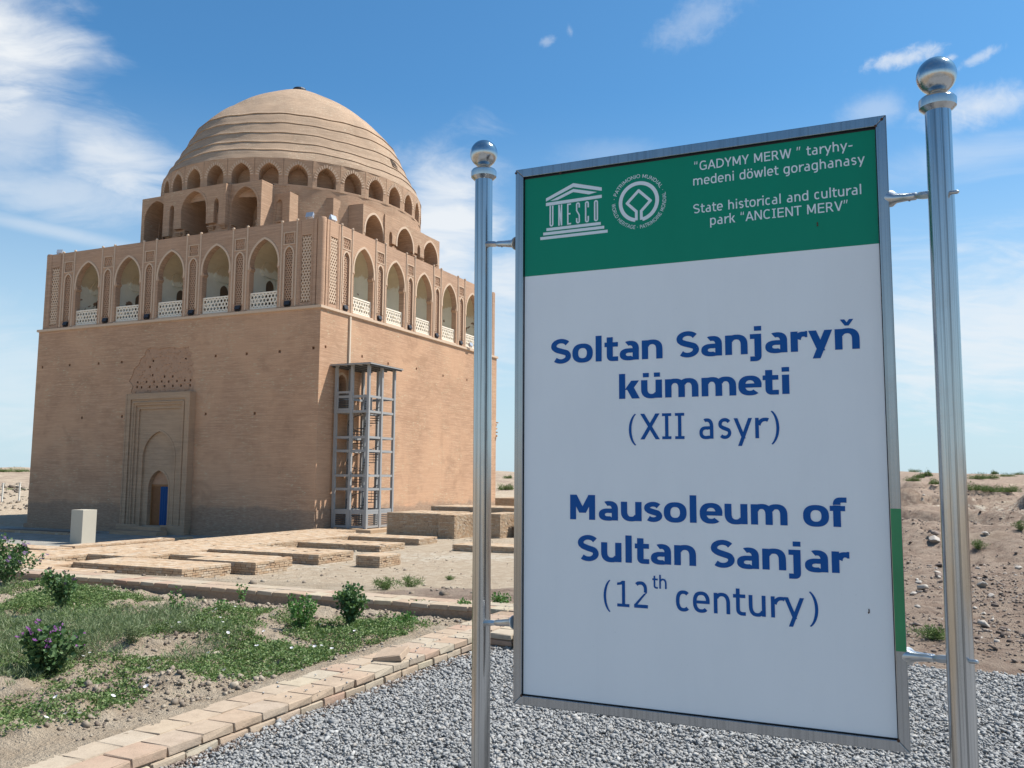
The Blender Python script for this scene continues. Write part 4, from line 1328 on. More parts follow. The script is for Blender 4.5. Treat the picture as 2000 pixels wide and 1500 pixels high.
brick_mass('ruined_wall', 22.72, 23.8, -13.7, -7.0, .0, 1.44, 'end pier of the ruined brick wall beside the left pole')
brick_mass('ruined_wall', 19.5, 27.5, -9.0, -5.4, .8, 1.75, 'higher brick terrace behind the ruined wall, seen left of the sign')
brick_mass('ruined_wall', 24.9, 26.0, -12.0, -6.5, .0, 1.5, 'ruined brick wall seen in the gap between left pole and board', rag=.03)
brick_mass('ruined_wall', 26.4, 30.0, -10.5, -6.5, .0, 1.45, 'ruined brick wall end seen beside the left edge of the board', rag=.03)
brick_mass('ruined_wall', 18.0, 30.0, 4.0, 7.0, .6, 2.0, 'far brick terrace at the back corner of the mausoleum')
brick_mass('foundation_wall', 27.6, 31.5, -21.0, -19.2, .0, .36, 'low brick remnant crossing behind the left pole', g_)

# ------------------------------------------------------------------ garden wall along the planter and the kerb by the gravel: every brick a piece
BR_MESH = []
for i in range(6):
    mb = MB(); mb.box(-.5, .5, -.5, .5, -.5, .5, .0)
    vs = [Vector(p) for p in mb.v]
    me = bpy.data.meshes.new('brick'); me.from_pydata([tuple(v) for v in vs], [], mb.f)
    import bmesh
    bm = bmesh.new(); bm.from_mesh(me)
    bmesh.ops.scale(bm, vec=(.262, .262, .056), verts=bm.verts)
    bmesh.ops.bevel(bm, geom=bm.edges[:], offset=.006, segments=1, affect='EDGES', clamp_overlap=True)
    rs = random.Random(i)
    for v in bm.verts: v.co += Vector((rs.uniform(-.004, .004), rs.uniform(-.004, .004), rs.uniform(-.0025, .0025)))
    if i % 2:   # a knocked corner
        c = Vector((.131, -.131, .028)); 
        for v in bm.verts:
            if (v.co - c).length < .03: v.co -= Vector((.018, -.014, .010)) * rs.uniform(.2, .55)
    bm.to_mesh(me); bm.free(); me.materials.append(M['kerb_brick']); BR_MESH.append(me)


def put_brick(parent, X, Y, Z, sx=1.0, sy=1.0, tilt=.012, rz=0.0, name='brick', sz=1.0):
    o = bpy.data.objects.new(name, random.choice(BR_MESH)); link(o, parent)
    o.location = (X, Y, Z)
    o.rotation_euler = (random.uniform(-tilt, tilt), random.uniform(-tilt, tilt), rz + random.uniform(-.02, .02))
    o.scale = (sx * random.uniform(.97, 1.0), sy * random.uniform(.97, 1.0), sz)
    return o


kr = lroot('brick_kerb', XK, YG, 0); kr.matrix_world = Matrix.Translation((*to_world(XK, YG), 0)) @ Matrix.Rotation(-YAW, 4, 'Z')
tag(kr, 'pale brick kerb two bricks wide running between planter and grey gravel', 'kerb')
Y0k, Y1k = YG - 8.0, YW + .0
n = int((Y1k - Y0k) / .273)
for i in range(n):
    y = Y0k + (i + .5) * .273 - YG
    put_brick(kr, -.120 + random.uniform(-.006, .008), y + .05, KT - .03, .90, 1.02, .007)
    put_brick(kr, -.366 + random.uniform(-.005, .005), y - .06, KT - .031, .90, 1.02, .007)
    put_brick(kr, -.122 + random.uniform(-.008, .006), y + .185, KT - .095, 1.0, 1.0, .02)
    put_brick(kr, -.122 + random.uniform(-.008, .006), y + .04, KT - .160, 1.0, 1.0, .02)
o = put_brick(kr, -.16, Y0k + (n - 10) * .273 - YG, KT + .035, 1, 1, .02, .3); o.rotation_euler = (.12, -.16, .25)
mb = MB(); mb.box(-KW + .05, -.022, Y0k - YG, Y1k - YG + .2, -.25, KT - .016)
mb.build('mortar_bed', M['mortar'], kr)

gw = lroot('garden_wall', 0, 0, 0); gw.matrix_world = Matrix.Translation((*to_world(XK, YW), 0)) @ Matrix.Rotation(-YAW, 4, 'Z')
tag(gw, 'long low brick wall crossing behind the weedy planter', 'garden wall')
x = -15.5
while x < .25:
    for r_ in range(2):
        put_brick(gw, x + (.09 if r_ else 0), .135 + r_ * .275, KT - .025, 1.0, 1.0, .015)
    put_brick(gw, x + .13, .15, KT - .088, 1.0, 1.0, .012)
    put_brick(gw, x, .155, KT - .152, 1.0, 1.0, .012)
    x += .272
mb = MB(); mb.box(-15.6, .3, .018, WW - .03, -1.2, KT - .014); mb.build('mortar_bed', M['mortar'], gw)

# bricks paved where kerb and garden wall meet, behind the left pole
kp = lroot('brick_paving', 0, 0, 0); kp.matrix_world = Matrix.Translation((*to_world(XK, YW), 0)) @ Matrix.Rotation(-YAW, 4, 'Z')
tag(kp, 'patch of brick paving where kerb and garden wall meet, beside the left pole', 'paving')
for i in range(5):
    for j in range(6):
        put_brick(kp, .16 + i * .275, -1.3 + j * .275, KT - .03, 1, 1, .02)
        if i == 4: 
            put_brick(kp, .16 + i * .275, -1.17 + j * .275, KT - .092, 1, 1, .02); put_brick(kp, .15 + i * .275, -1.3 + j * .275, KT - .156, 1, 1, .02)
    for q in (0, 1): put_brick(kp, .16 + i * .275, -1.3, KT - .095 - .062 * q, 1, 1, .02)
mb = MB(); mb.box(.03, 1.36, -1.38, .3, -.2, KT - .02); mb.build('mortar_bed', M['mortar'], kp)

# ------------------------------------------------------------------ gravel
gmb = MB()
for q in range(48):
    ya, yb_ = -12 + q * .25, -11.75 + q * .25
    za, zb = (float(GSLOPE(np.array([YG + v_]))[0]) - .004 for v_ in (ya, yb_))
    gmb.add([(0, ya, za), (13.2, ya, za), (13.2, yb_, zb), (0, yb_, zb)], [(0, 1, 2, 3)])
gravel_bed = gmb.build('gravel_bed', pebble('gravel_bed', [(0, (.2, .2, .2)), (1, (.21, .21, .21))]))
gravel_bed.matrix_world = kr.matrix_world.copy(); tag(gravel_bed, kind='structure')


def scatter(n, xs, ys, zs, size, mat, name, flat=0.62, parent=None, elong=1.35, nv=8):
    """n angular stones joined in one mesh"""
    base = np.array([(sx, sy, sz) for sz in (-1, 1) for sy in (-1, 1) for sx in (-1, 1)], float) * .5
    V = base[None] * (1 + rng.uniform(-.38, .25, (n, 8, 3)))
    V[:, 4:, :2] *= rng.uniform(.45, .95, (n, 1, 1))
    V *= np.stack([rng.uniform(1.0, elong, n), rng.uniform(.65, 1, n), np.full(n, flat) * rng.uniform(.7, 1.2, n)], 1)[:, None, :]
    V *= size[:, None, None]
    def rot(V, ang, i, j):
        c, s = np.cos(ang)[:, None], np.sin(ang)[:, None]
        a, b = V[:, :, i].copy(), V[:, :, j].copy()
        V[:, :, i] = c * a - s * b; V[:, :, j] = s * a + c * b
    rot(V, rng.normal(0, .45, n), 0, 2); rot(V, rng.normal(0, .45, n), 1, 2); rot(V, rng.uniform(0, 2 * PI, n), 0, 1)
    V += np.stack([xs, ys, zs], 1)[:, None, :]
    F = np.array([(0, 2, 3, 1), (4, 5, 7, 6), (0, 1, 5, 4), (2, 6, 7, 3), (0, 4, 6, 2), (1, 3, 7, 5)])
    Fa = (np.arange(n) * 8)[:, None, None] + F[None]
    o = np_mesh(name, V.reshape(-1, 3), Fa.reshape(-1, 4), mat)
    tag(o, kind='stuff')
    return o


N = 500000
px = rng.uniform(-6, 9, N); py = rng.uniform(1.2, 11.5, N)
Xl, Yl = to_local(px, py); D = np.hypot(px, py)
wob_ = fbm(px * 3, py * 3, 3)
keep = (Xl > XK + .02 + wob_ * .04) & (Yl < YG + wob_ * .25) & (np.abs(px) < py * .68 + 1.7) & (rng.random(N) < np.clip(1.3 - D * .09, .45, 1))
px, py, D = px[keep], py[keep], D[keep]
sz = rng.lognormal(math.log(.0155), .33, len(px)); sz = np.clip(sz, .007, .042)
pz = GSLOPE(to_local(px, py)[1]) + rng.uniform(.0, .020, len(px)) + fbm(px * 1.7, py * 1.7, 3) * .03
grv = scatter(len(px), px, py, pz, sz * np.clip(.75 + np.hypot(px, py) * .05, 1, 1.25), M['pebble'], 'gravel', elong=1.6)
print('pebbles', len(px))
# strays on the kerb and along its foot
k = 160
Xs, Ys = rng.uniform(XK - .6, XK + .02, k), rng.uniform(YG - 4, YG + 2.3, k)
wx, wy = to_world(Xs, Ys); scatter(k, wx, wy, np.full(k, KT + .006), rng.uniform(.006, .018, k), M['pebble'], 'stray_pebbles')
k = 9000
Xs = XK + .02 + np.abs(rng.normal(0, .05, k)); Ys = rng.uniform(YG - 6, YG + 2.2, k); wx, wy = to_world(Xs, Ys)
scatter(k, wx, wy, GSLOPE(Ys) + rng.uniform(-.01, .02, k), rng.uniform(.005, .02, k), M['shard'], 'kerb_crumbs')

# clods in the planter
n = 90000
px = rng.uniform(-9, 1, n); py = rng.uniform(3, 14.5, n); Xl, Yl = to_local(px, py)
den_ = fbm(px * 1.3 + 3, py * 1.3, 4)
ridge_ = np.exp(-((py - 6.7 - .15 * (px + 2.7)) / .22) ** 2 - ((px + 2.3) / .55) ** 2)
keep = (Xl < XK - KW - .02) & (Yl < YW - .03) & (rng.random(n) < np.clip(.22 + den_ * 1.9 + ridge_ * 5, .05, 1))
px, py = px[keep], py[keep]
sz = rng.lognormal(math.log(.014), .6, len(px)); sz = np.clip(sz, .005, .05)
scatter(len(px), px, py, ground_z(px, py) + sz * .2, sz, M['clod'], 'soil_clods', .8)
# the dirt field on the right: shards and clods thinning with distance
n = 85000
D = np.exp(rng.uniform(math.log(7.5), math.log(75), n)); A = rng.uniform(.02, .75, n)
px, py = D * np.sin(A), D * np.cos(A); Xl, Yl = to_local(px, py)
keep = (Yl > YG + .05) & (Xl > XK + 1.6) & (rng.random(n) < np.clip(.45 + fbm(px * .5, py * .5, 4) * 2.2, .05, 1))
px, py, D = px[keep], py[keep], D[keep]
sz = rng.lognormal(math.log(.021), .62, len(px)) * (D / 12) ** .5; sz = np.clip(sz, .012, .34)
scatter(len(px), px, py, ground_z(px, py) + sz * .18, sz * .85, M['shard'], 'field_rubble', .38)
n = 5000
Xl, Yl = rng.uniform(20, 44, n), rng.uniform(YW + .7, -8, n); px, py = to_world(Xl, Yl)
sz = np.clip(rng.lognormal(math.log(.035), .5, n), .01, .16)
keep = rng.random(n) < np.clip(.35 + fbm(px * .6, py * .6, 3) * 2, 0.05, 1)
scatter(keep.sum(), px[keep], py[keep], ground_z(px[keep], py[keep]) + sz[keep] * .15, sz[keep], M['clod'], 'pit_rubble', .6)
n = 5000
Xl, Yl = rng.uniform(-75, -14, n), rng.uniform(-16, 30, n); px, py = to_world(Xl, Yl)
sz = np.clip(rng.lognormal(math.log(.22), .6, n), .08, 1.1)
keep = rng.random(n) < np.clip(.3 + fbm(px * .15, py * .15, 3) * 3, 0.02, 1)
scatter(keep.sum(), px[keep], py[keep], ground_z(px[keep], py[keep]) + sz[keep] * .15, sz[keep], M['clod'], 'far_rubble', .6)


def rock(x, y, s, label, mat='shard', seed=0, flat=.6):
    r = random.Random(seed); bm = bmesh.new(); bmesh.ops.create_icosphere(bm, subdivisions=2, radius=.5)
    ax = [r.uniform(.8, 1.3), r.uniform(.6, 1.0), flat * r.uniform(.7, 1.1)]
    planes = [(Vector((r.uniform(-1, 1), r.uniform(-1, 1), r.uniform(-1, 1))).normalized(), r.uniform(.26, .4)) for _ in range(9)]
    for v in bm.verts:
        for nrm, d in planes:
            q = v.co.dot(nrm)
            if q > d: v.co -= nrm * (q - d)
        v.co = Vector((v.co.x * ax[0], v.co.y * ax[1], v.co.z * ax[2])) * s
    me = bpy.data.meshes.new('stone'); bm.to_mesh(me); bm.free(); me.materials.append(M[mat])
    o = link(bpy.data.objects.new('stone', me)); o.location = (x, y, gz(x, y) + s * flat * .22); o.rotation_euler = (r.uniform(-.3, .3), r.uniform(-.3, .3), r.uniform(0, 6))
    return tag(o, label, 'stone', 'stones on the dirt field')


def at(px_, py_, zw, dmin=2.0, dmax=420.0):
    """where the line of sight through a measured spot of the photograph meets the ground"""
    d = rt2 * ((px_ - 1000) / FPX) - up2 * ((py_ - 750) / FPX) + fw
    D = dmin * np.cumprod(np.full(1400, 1.004)); D = D[D < dmax]
    x, y, z = EYE.x + d.x / d.y * D, EYE.y + D, EYE.z + d.z / d.y * D
    under = np.nonzero(z < ground_z(x, y))[0]
    if len(under): return float(x[under[0]]), float(y[under[0]])
    t = (zw - EYE.z) / d.z
    return EYE.x + d.x * t, EYE.y + d.y * t


rocks = [(1832, 1122, .15, 'broad brown stone left of the right pole, largest between board and pole'), (1834, 1131, .10, 'small tan stone just below the broad brown stone'), (1795, 1140, .13, 'grey stone lying beside the board edge'),
         (1783, 1162, .14, 'reddish stone hugging the right edge of the board'), (1792, 1187, .11, 'dark triangular stone low beside the board edge'), (1918, 1147, .20, 'squat brown stone right of the right pole, middle of the field'),
         (1936, 1166, .15, 'flat brown stone a little right of the squat one'), (1905, 1190, .09, 'thin pale flake low beside the right pole'), (1921, 1200, .09, 'small pale flake nearest the gravel'),
         (1926, 1045, .30, 'rounded tan boulder far up the field above the green tuft'), (1825, 1058, .45, 'dark weathered lump left of the right pole'), (1990, 1112, .2, 'brown stone at the right edge of the picture')]
for i, (a, b, s, l) in enumerate(rocks):
    x, y = at(a, b, -.22 if b < 1180 else -.05)
    rock(x, y, s, l, 'shard', i)
# clod lumps you can tell apart in the planter
for i, (a, b, s, l) in enumerate([(425, 1284, .11, 'pale round clod among the leaves in the middle of the planter'), (530, 1292, .10, 'tan clod at the planter edge nearest the kerb'), (287, 1384, .035, 'small pale pebble beside the kerb')]):
    x, y = at(a, b, .13); o = rock(x, y, s, l, 'clod', 40 + i, .7); o['group'] = 'clods in the planter'; o['category'] = 'clod'
# ------------------------------------------------------------------ the information sign
SYAW = 0.4241
SW, ST, SB = 1.207, 1.077, -.756
sgn = empty('information_sign', mat=Matrix.Translation((.0093, 3.0, 1.75)) @ Matrix.Rotation(-SYAW, 4, 'Z') @ Matrix.Rotation(.0057, 4, 'X'))
tag(sgn, 'tall white and green information board in a steel frame held between two ball-topped poles', 'sign')
# panel coordinates: s along the board from its left edge, z up from eye level, -Y towards the reader
FWd, FD = .030, .042
def fpiece(pts, y0, y1, name='frame'):
    mb = MB(); n = len(pts)
    ar = sum(pts[i][0] * pts[(i + 1) % n][1] - pts[(i + 1) % n][0] * pts[i][1] for i in range(n))
    if ar < 0: pts = pts[::-1]
    mb.add([(p[0], y0, p[1]) for p in pts] + [(p[0], y1, p[1]) for p in pts],
           [tuple(range(n)), tuple(range(2 * n - 1, n - 1, -1))] + [(i, n + i, n + (i + 1) % n, (i + 1) % n) for i in range(n)])
    o = mb.build(name, M['frame'], sgn)
    b = o.modifiers.new('bevel', 'BEVEL'); b.width = .0018; b.segments = 2
    return o
g = .0004
fpiece([(0, SB), (FWd, SB + FWd), (FWd, ST - FWd), (0, ST)], 0, FD)
fpiece([(SW, SB), (SW, ST), (SW - FWd, ST - FWd), (SW - FWd, SB + FWd)], 0, FD)
fpiece([(g, ST), (FWd + g, ST - FWd), (SW - FWd - g, ST - FWd), (SW - g, ST)], .0003, FD)
fpiece([(g, SB), (SW - g, SB), (SW - FWd - g, SB + FWd), (FWd + g, SB + FWd)], .0003, FD)
mb = MB()
yb = .012
mb.box(.020, SW - .020, yb + .003, yb + .010, SB + .015, ST - .018); mb.build('backing', M['dark_metal'], sgn)
ZGR = .692
mb = MB(); mb.box(.0325, SW - .0325, yb, yb + .004, SB + .0335, ST - .036); mb.build('white_board', M['white_board'], sgn)
mb = MB(); mb.box(.0326, SW - .0326, yb - .0005, yb + .001, ZGR, ST - .0361); mb.build('green_panel', M['green_board'], sgn)
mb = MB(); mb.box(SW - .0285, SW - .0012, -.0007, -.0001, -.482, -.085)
tp = mb.build('green_strip', M['green_edge'], sgn); tp['label'] = 'bright green strip on the right edge of the frame'
for (s, z) in ((.002, ST - .012), (SW - .012, ST - .012), (.17, ST - .034), (FWd, SB + FWd), (SW - FWd, SB + FWd), (SW - FWd, ST - FWd)):
    mb = MB(); mb.lathe([(.001, .0012), (.004, .001), (.0045, 0)], 10); mb.v = [(s + a, -.0004 - c, z + b) for a, b, c in mb.v]; mb.build('rust_spot', M['rust'], sgn)
# two insect marks on the board
for (s, z, m_) in ((1.004, .774, 1), (1.111, -.374, 1)):
    mb = MB()
    for i in range(4):
        mb.add([(s + random.uniform(-.002, .002) + q * .0016, yb - .0018 - .0002 * i, z - i * .0030 + w * .0022) for q, w in ((-1, -1), (1, -1), (1.2, 1), (-.8, 1))], [(0, 1, 2, 3)])
    mb.build('insect_mark', M['rust'], sgn)

# lettering in a humanist screen sans, drawn as strokes
class Face:
    def __init__(f, bold):
        f.b = bold
        f.sv, f.sh = (.190, .134) if bold else (.110, .094)
        f.xh, f.cap, f.asc, f.desc = .548, .727, .765, -.205
        f.k = 2.4
        adv = dict(a=601, c=521, d=623, e=596, f=352, g=623, h=633, i=274, j=344, k=592, l=274, m=973, n=633, o=607, p=623, r=427, s=521, t=394, u=633, v=592, w=818, y=592, S=684, G=775, A=684, D=771, Y=616, M=843, E=632, R=695, W=989, N=748, C=698, I=421, T=616, V=684, X=685, U=732, O=787, L=557, P=603, H=751)
        advb = dict(a=668, c=588, d=699, e=664, f=422, i=342, j=403, k=671, l=342, m=1058, n=712, o=687, r=497, s=593, t=455, u=712, y=650, S=710, M=948)
        f.adv = {k: v / 1000 for k, v in (advb if bold else adv).items()}
        if not bold: f.adv.update({'1': .636, '2': .636, '(': .454, ')': .454, '-': .454, '“': .459, '”': .459, '.': .3, '·': .36})
        f.adv[' '] = .342 if bold else .352

    def arc(f, cx, cy, rx, ry, a0, a1, sv=None, sh=None, n=None):
        sv = sv or f.sv; sh = sh or f.sh
        n = n or max(4, int(abs(a1 - a0) / 9)); out = []
        def P(t, a, b):
            c, s = math.cos(t), math.sin(t); e = 2 / f.k
            return (cx + a * math.copysign(abs(c) ** e, c), cy + b * math.copysign(abs(s) ** e, s))
        for i in range(n):
            t0, t1 = math.radians(a0 + (a1 - a0) * i / n), math.radians(a0 + (a1 - a0) * (i + 1) / n)
            out.append([P(t0, rx, ry), P(t1, rx, ry), P(t1, rx - sv, ry - sh), P(t0, rx - sv, ry - sh)])
        return out

    def R(f, x0, x1, y0, y1): return [[(x0, y0), (x1, y0), (x1, y1), (x0, y1)]]

    def dg(f, x0, y0, x1, y1, w):  # diagonal with horizontal width w
        return [[(x0, y0), (x0 + w, y0), (x1 + w, y1), (x1, y1)]]

    def glyph(f, ch):
        sv, sh, xh, cap = f.sv, f.sh, f.xh, f.cap
        sb = .045 if f.b else .075
        A = f.adv.get(ch, .5); l, r = sb, A - sb
        B = f.b
        o = .012
        def bowl(l, r, y0, y1): return f.arc((l + r) / 2, (y0 + y1) / 2, (r - l) / 2, (y1 - y0) / 2, 0, 360)
        def hump(l, r, top, base=0):
            rx = (r - l) / 2; ry = .30 if not B else .29
            return f.arc((l + r) / 2, top - ry + o, rx, ry, 0, 150 if B else 145) + f.R(r - sv, r, base, top - ry + o)
        if ch in 'oO0': return bowl(l - .03, r + .03, -o, (xh if ch == 'o' else cap) + o)
        if ch == 'l': return f.R((A - sv) / 2, (A + sv) / 2, 0, f.asc)
        if ch == 'i': return f.R((A - sv) / 2, (A + sv) / 2, 0, xh) + f.R((A - sv) / 2 - .005, (A + sv) / 2 + .005, .635 if B else .65, f.asc)
        if ch == 'j':
            x = A - sv - .07 if B else A - sv - .09
            return f.R(x, x + sv, -.04, xh) + f.R(x - .005, x + sv + .005, .635 if B else .65, f.asc) + f.arc(x + sv - .17, -.04, .17, .165, 0, -90) + f.R(x - (.12 if B else .1), x + sv - .17, -.205, -.205 + sh) + (f.R(x - .12, x + .02, xh - sh, xh) if 1 else [])
        if ch in 'nhmru':
            if ch == 'u':
                ry = .29; rx = (r - l) / 2
                return f.R(l, l + sv, ry - o, xh) + f.R(r - sv, r, 0, xh) + f.arc((l + r) / 2, ry - o, rx, ry, 180, 325)
            h = f.asc if ch == 'h' else xh
            g_ = f.R(l, l + sv, 0, h)
            if ch == 'r':
                e = A - (.01 if B else .0)
                return g_ + f.arc(l + sv * .4 + .26, xh - .30, .26 + (0 if B else .0), .30 if not B else .29, 68, 160) + f.R(l + sv * .4 + .30, e, xh - sh * 1.25, xh - .0)
            if ch == 'm':
                mid = (l + r + sv) / 2
                return g_ + hump(l, mid, xh) + hump(mid - sv, r, xh)
            return g_ + hump(l, r, xh)
        if ch in 'adgpq':
            if ch == 'a':
                x1 = r - (.0 if B else .02)
                g_ = f.R(x1 - sv, x1, 0, xh - .2) + f.arc((l + x1) / 2 + .015, xh - .24 + o, (x1 - l) / 2 - .015, .24, 0, 118)
                g_ += f.R(l + .035, l + .12, xh - sh - .02, xh - .02) if 0 else []
                g_ += f.arc((l + x1) / 2 - .01, .165, (x1 - l) / 2 - .0, .177, 62, 300, sv * .98, sh * .95) + f.R((l + x1) / 2, x1 - sv + .01, .342 - sh * .95, .342) + [[(x1 - sv + .01, .0), (x1 - sv + .01, .085), ((l + x1) / 2 + .03, -.012 + sh), ((l + x1) / 2 + .03, -.012)]]
                return g_
            if ch == 'd': return f.R(r - sv, r, 0, f.asc) + bowl(l - .03, r + .005, -o, xh + o)
            if ch == 'p': return f.R(l, l + sv, f.desc, xh) + bowl(l - .005, r + .03, -o, xh + o)
            if ch == 'g': return f.R(r - sv, r, -.02, xh) + bowl(l - .03, r + .005, -o, xh + o) + f.arc((l + r) / 2, -.02, (r - l) / 2, .185, 0, -110)
        if ch == 'e':
            L, Rr = l - .03, r + .03
            return f.arc((L + Rr) / 2, xh / 2, (Rr - L) / 2, xh / 2 + o, 0, 312) + f.R(L + sv * .8, Rr - .005, xh / 2 - sh * .45, xh / 2 + sh * .42)
        if ch in 'cC':
            h = xh if ch == 'c' else cap; L, Rr = l - .03, r + .06
            return f.arc((L + Rr) / 2, h / 2, (Rr - L) / 2, h / 2 + o, 48, 312)
        if ch == 'G': return f.arc(A / 2 + .02, cap / 2, A / 2 - .045, cap / 2 + o, 50, 305) + f.R(r - sv, r, .05, .38) + f.R(r - .27, r, .38 - sh, .38)
        if ch in 'sS':
            h = xh if ch == 's' else cap; L, Rr = l - .01, r + .01; m = (L + Rr) / 2
            hh = (h + 2 * o + sh) / 4; yt, yb_ = h + o - hh, -o + hh; rx, ry = (Rr - L - sv * .9) / 2, hh - sh / 2
            def el(cy, t, e=1.0): t = math.radians(t); return (m + rx * math.cos(t) * e, cy + ry * math.sin(t))
            pts = [el(yt, t) for t in range(28, 218, 12)]
            pts += [(m - rx * .45, h / 2 + ry * .20), (m + rx * .45, h / 2 - ry * .20)]
            pts += [el(yb_, t) for t in range(38, -153, -12)]
            sm_ = []
            for i in range(len(pts) - 1):       # refine so the spine bends smoothly
                p0, p1, p2, p3 = pts[max(i - 1, 0)], pts[i], pts[i + 1], pts[min(i + 2, len(pts) - 1)]
                for q in range(3):
                    u = q / 3
                    sm_.append(tuple(.5 * (2 * p1[c] + (p2[c] - p0[c]) * u + (2 * p0[c] - 5 * p1[c] + 4 * p2[c] - p3[c]) * u * u + (3 * p1[c] - p0[c] - 3 * p2[c] + p3[c]) * u ** 3) for c in (0, 1)))
            sm_.append(pts[-1])
            A_, B_ = [], []
            for i in range(len(sm_)):
                a_, b_ = sm_[max(i - 1, 0)], sm_[min(i + 1, len(sm_) - 1)]
                dx_, dy_ = b_[0] - a_[0], b_[1] - a_[1]; L_ = math.hypot(dx_, dy_); dx_ /= L_; dy_ /= L_
                w_ = math.sqrt((sv * .95 * dy_) ** 2 + (sh * dx_) ** 2) / 2
                if abs(sm_[i][1] - h / 2) < ry * .45: w_ = max(w_, (sv * .5 + sh * .5) / 2 * 1.02)
                A_.append((sm_[i][0] - dy_ * w_, sm_[i][1] + dx_ * w_)); B_.append((sm_[i][0] + dy_ * w_, sm_[i][1] - dx_ * w_))
            return [[A_[i], A_[i + 1], B_[i + 1], B_[i]] for i in range(len(sm_) - 1)]
        if ch == 't':
            x = .10 if not B else .085
            return f.R(x, x + sv, .16, .70) + f.R(.015, A - .02, xh - sh, xh) + f.arc(x + .19, .165, .19, .175, 180, 268) + f.R(x + .18, A - .015, -.010, -.010 + sh)
        if ch == 'f':
            x = .09
            return f.R(x, x + sv, 0, .56) + f.R(.01, A - .03, xh - sh, xh) + f.arc(x + .20, .575, .20, .195, 92, 180) + f.R(x + .19, A + .01, .77 - sh, .77)
        if ch == 'k': return f.R(l, l + sv, 0, f.asc) + f.dg(l + sv * .9, .27, r - sv * 1.1, xh, sv * 1.25) + f.dg(r - sv * 1.15 + .03, 0, l + sv * 1.15, .33, sv * 1.25)
        if ch in 'vyV':
            h = cap if ch == 'V' else xh; c = A / 2; w = sv * 1.07; e = .015
            if ch == 'y': return f.dg(e, h, c - w * .5 + .02, 0.0, w) + f.dg(A - e - w, h, c - w * .5 - (.10 if not B else .11), f.desc, w)
            return f.dg(e, h, c - w / 2, 0, w) + f.dg(A - e - w, h, c - w / 2, 0, w)
        if ch in 'wW':
            h = cap if ch == 'W' else xh; w = sv * 1.05; e = .02; q = (A - 2 * e - w) / 4
            return f.dg(e, h, e + q, 0, w) + f.dg(e + 2 * q, h, e + q, 0, w) + f.dg(e + 2 * q, h, e + 3 * q, 0, w) + f.dg(A - e - w, h, e + 3 * q, 0, w)
        if ch == 'A':
            c = A / 2; w = sv * 1.1; e = .0
            return f.dg(e, 0, c - w / 2, cap, w) + f.dg(A - e - w, 0, c - w / 2, cap, w) + f.R(e + .15, A - .15, .18, .18 + sh)
        if ch == 'X': return f.dg(.02, 0, A - .02 - sv * 1.25, cap, sv * 1.25) + f.dg(A - .02 - sv * 1.25, 0, .02, cap, sv * 1.25)
        if ch == 'Y': return f.R((A - sv) / 2, (A + sv) / 2, 0, .32) + f.dg(.0, cap, (A - sv) / 2, .28, sv * 1.15) + f.dg(A - sv * 1.15, cap, (A - sv) / 2 - .01, .28, sv * 1.15)
        if ch == 'M':
            w = sv * (1.0 if not B else 1.0); c = A / 2; l, r = .08, A - .08
            return f.R(l, l + sv, 0, cap) + f.R(r - sv, r, 0, cap) + f.dg(l, cap, c - w * .55, .12 if not B else .2, w * 1.1) + f.dg(r - w * 1.1, cap, c - w * .55, .12 if not B else .2, w * 1.1)
        if ch == 'N': return f.R(l, l + sv, 0, cap) + f.R(r - sv, r, 0, cap) + f.dg(l, cap, r - sv * 1.15, 0, sv * 1.15)
        if ch == 'E': return f.R(l, l + sv, 0, cap) + f.R(l, r + .02, 0, sh) + f.R(l, r, .335, .335 + sh) + f.R(l, r + .02, cap - sh, cap)
        if ch == 'L': return f.R(l, l + sv, 0, cap) + f.R(l, r + .02, 0, sh)
        if ch == 'H': return f.R(l, l + sv, 0, cap) + f.R(r - sv, r, 0, cap) + f.R(l, r, .335, .335 + sh)
        if ch == 'T': return f.R((A - sv) / 2, (A + sv) / 2, 0, cap) + f.R(.0, A, cap - sh, cap)
        if ch == 'I':
            if f.k < 2: return f.R((A - sv) / 2, (A + sv) / 2, 0, cap)
            return f.R((A - sv) / 2, (A + sv) / 2, 0, cap) + f.R(.06, A - .06, 0, sh * .85) + f.R(.06, A - .06, cap - sh * .85, cap)
        if ch == 'U': return f.R(l, l + sv, .28, cap) + f.R(r - sv, r, .28, cap) + f.arc((l + r) / 2, .28, (r - l) / 2, .29, 180, 360)
        if ch == 'D': return f.R(l, l + sv, 0, cap) + f.R(l, l + .2, 0, sh) + f.R(l, l + .2, cap - sh, cap) + f.arc(l + .16, cap / 2, r - l - .14, cap / 2, -90, 90)
        if ch in 'RP':
            g_ = f.R(l, l + sv, 0, cap) + f.R(l, l + .28, cap - sh, cap) + f.R(l, l + .28, .30, .30 + sh) + f.arc(l + .24, .30 + (cap - .30) / 2, r - l - .24 - (.06 if ch == 'R' else 0), (cap - .30) / 2, -90, 90)
            return g_ + (f.dg(l + .22, .34, r - sv * .9, 0, sv * 1.2) if ch == 'R' else [])
        if ch == '1': return f.R(.29, .29 + sv, 0, cap) + f.R(.12, .55, 0, sh * .9) + [[(.12, .60), (.29, .62), (.33, cap), (.29, cap), (.24, .685), (.12, .67)]]
        if ch == '2':
            return f.R(.08, .56, 0, sh) + f.arc(.30, .50, .235, .24, -18, 135) + [[(.08, sh - .01), (.19, sh - .01), (.525, .43), (.42, .40)]]
        if ch in '()':
            k0 = f.k; f.k = 2.0; s_ = 1 if ch == '(' else -1
            g_ = []
            pts = f.arc(0, 0, .36, .50, 115, 245, .09, .02, 14)
            for q in pts: g_.append([((A / 2 + s_ * (p[0] + .22)), p[1] + .28) for p in q])
            f.k = k0
            return g_
        if ch == '-': return f.R(.07, A - .07, .24, .24 + sh)
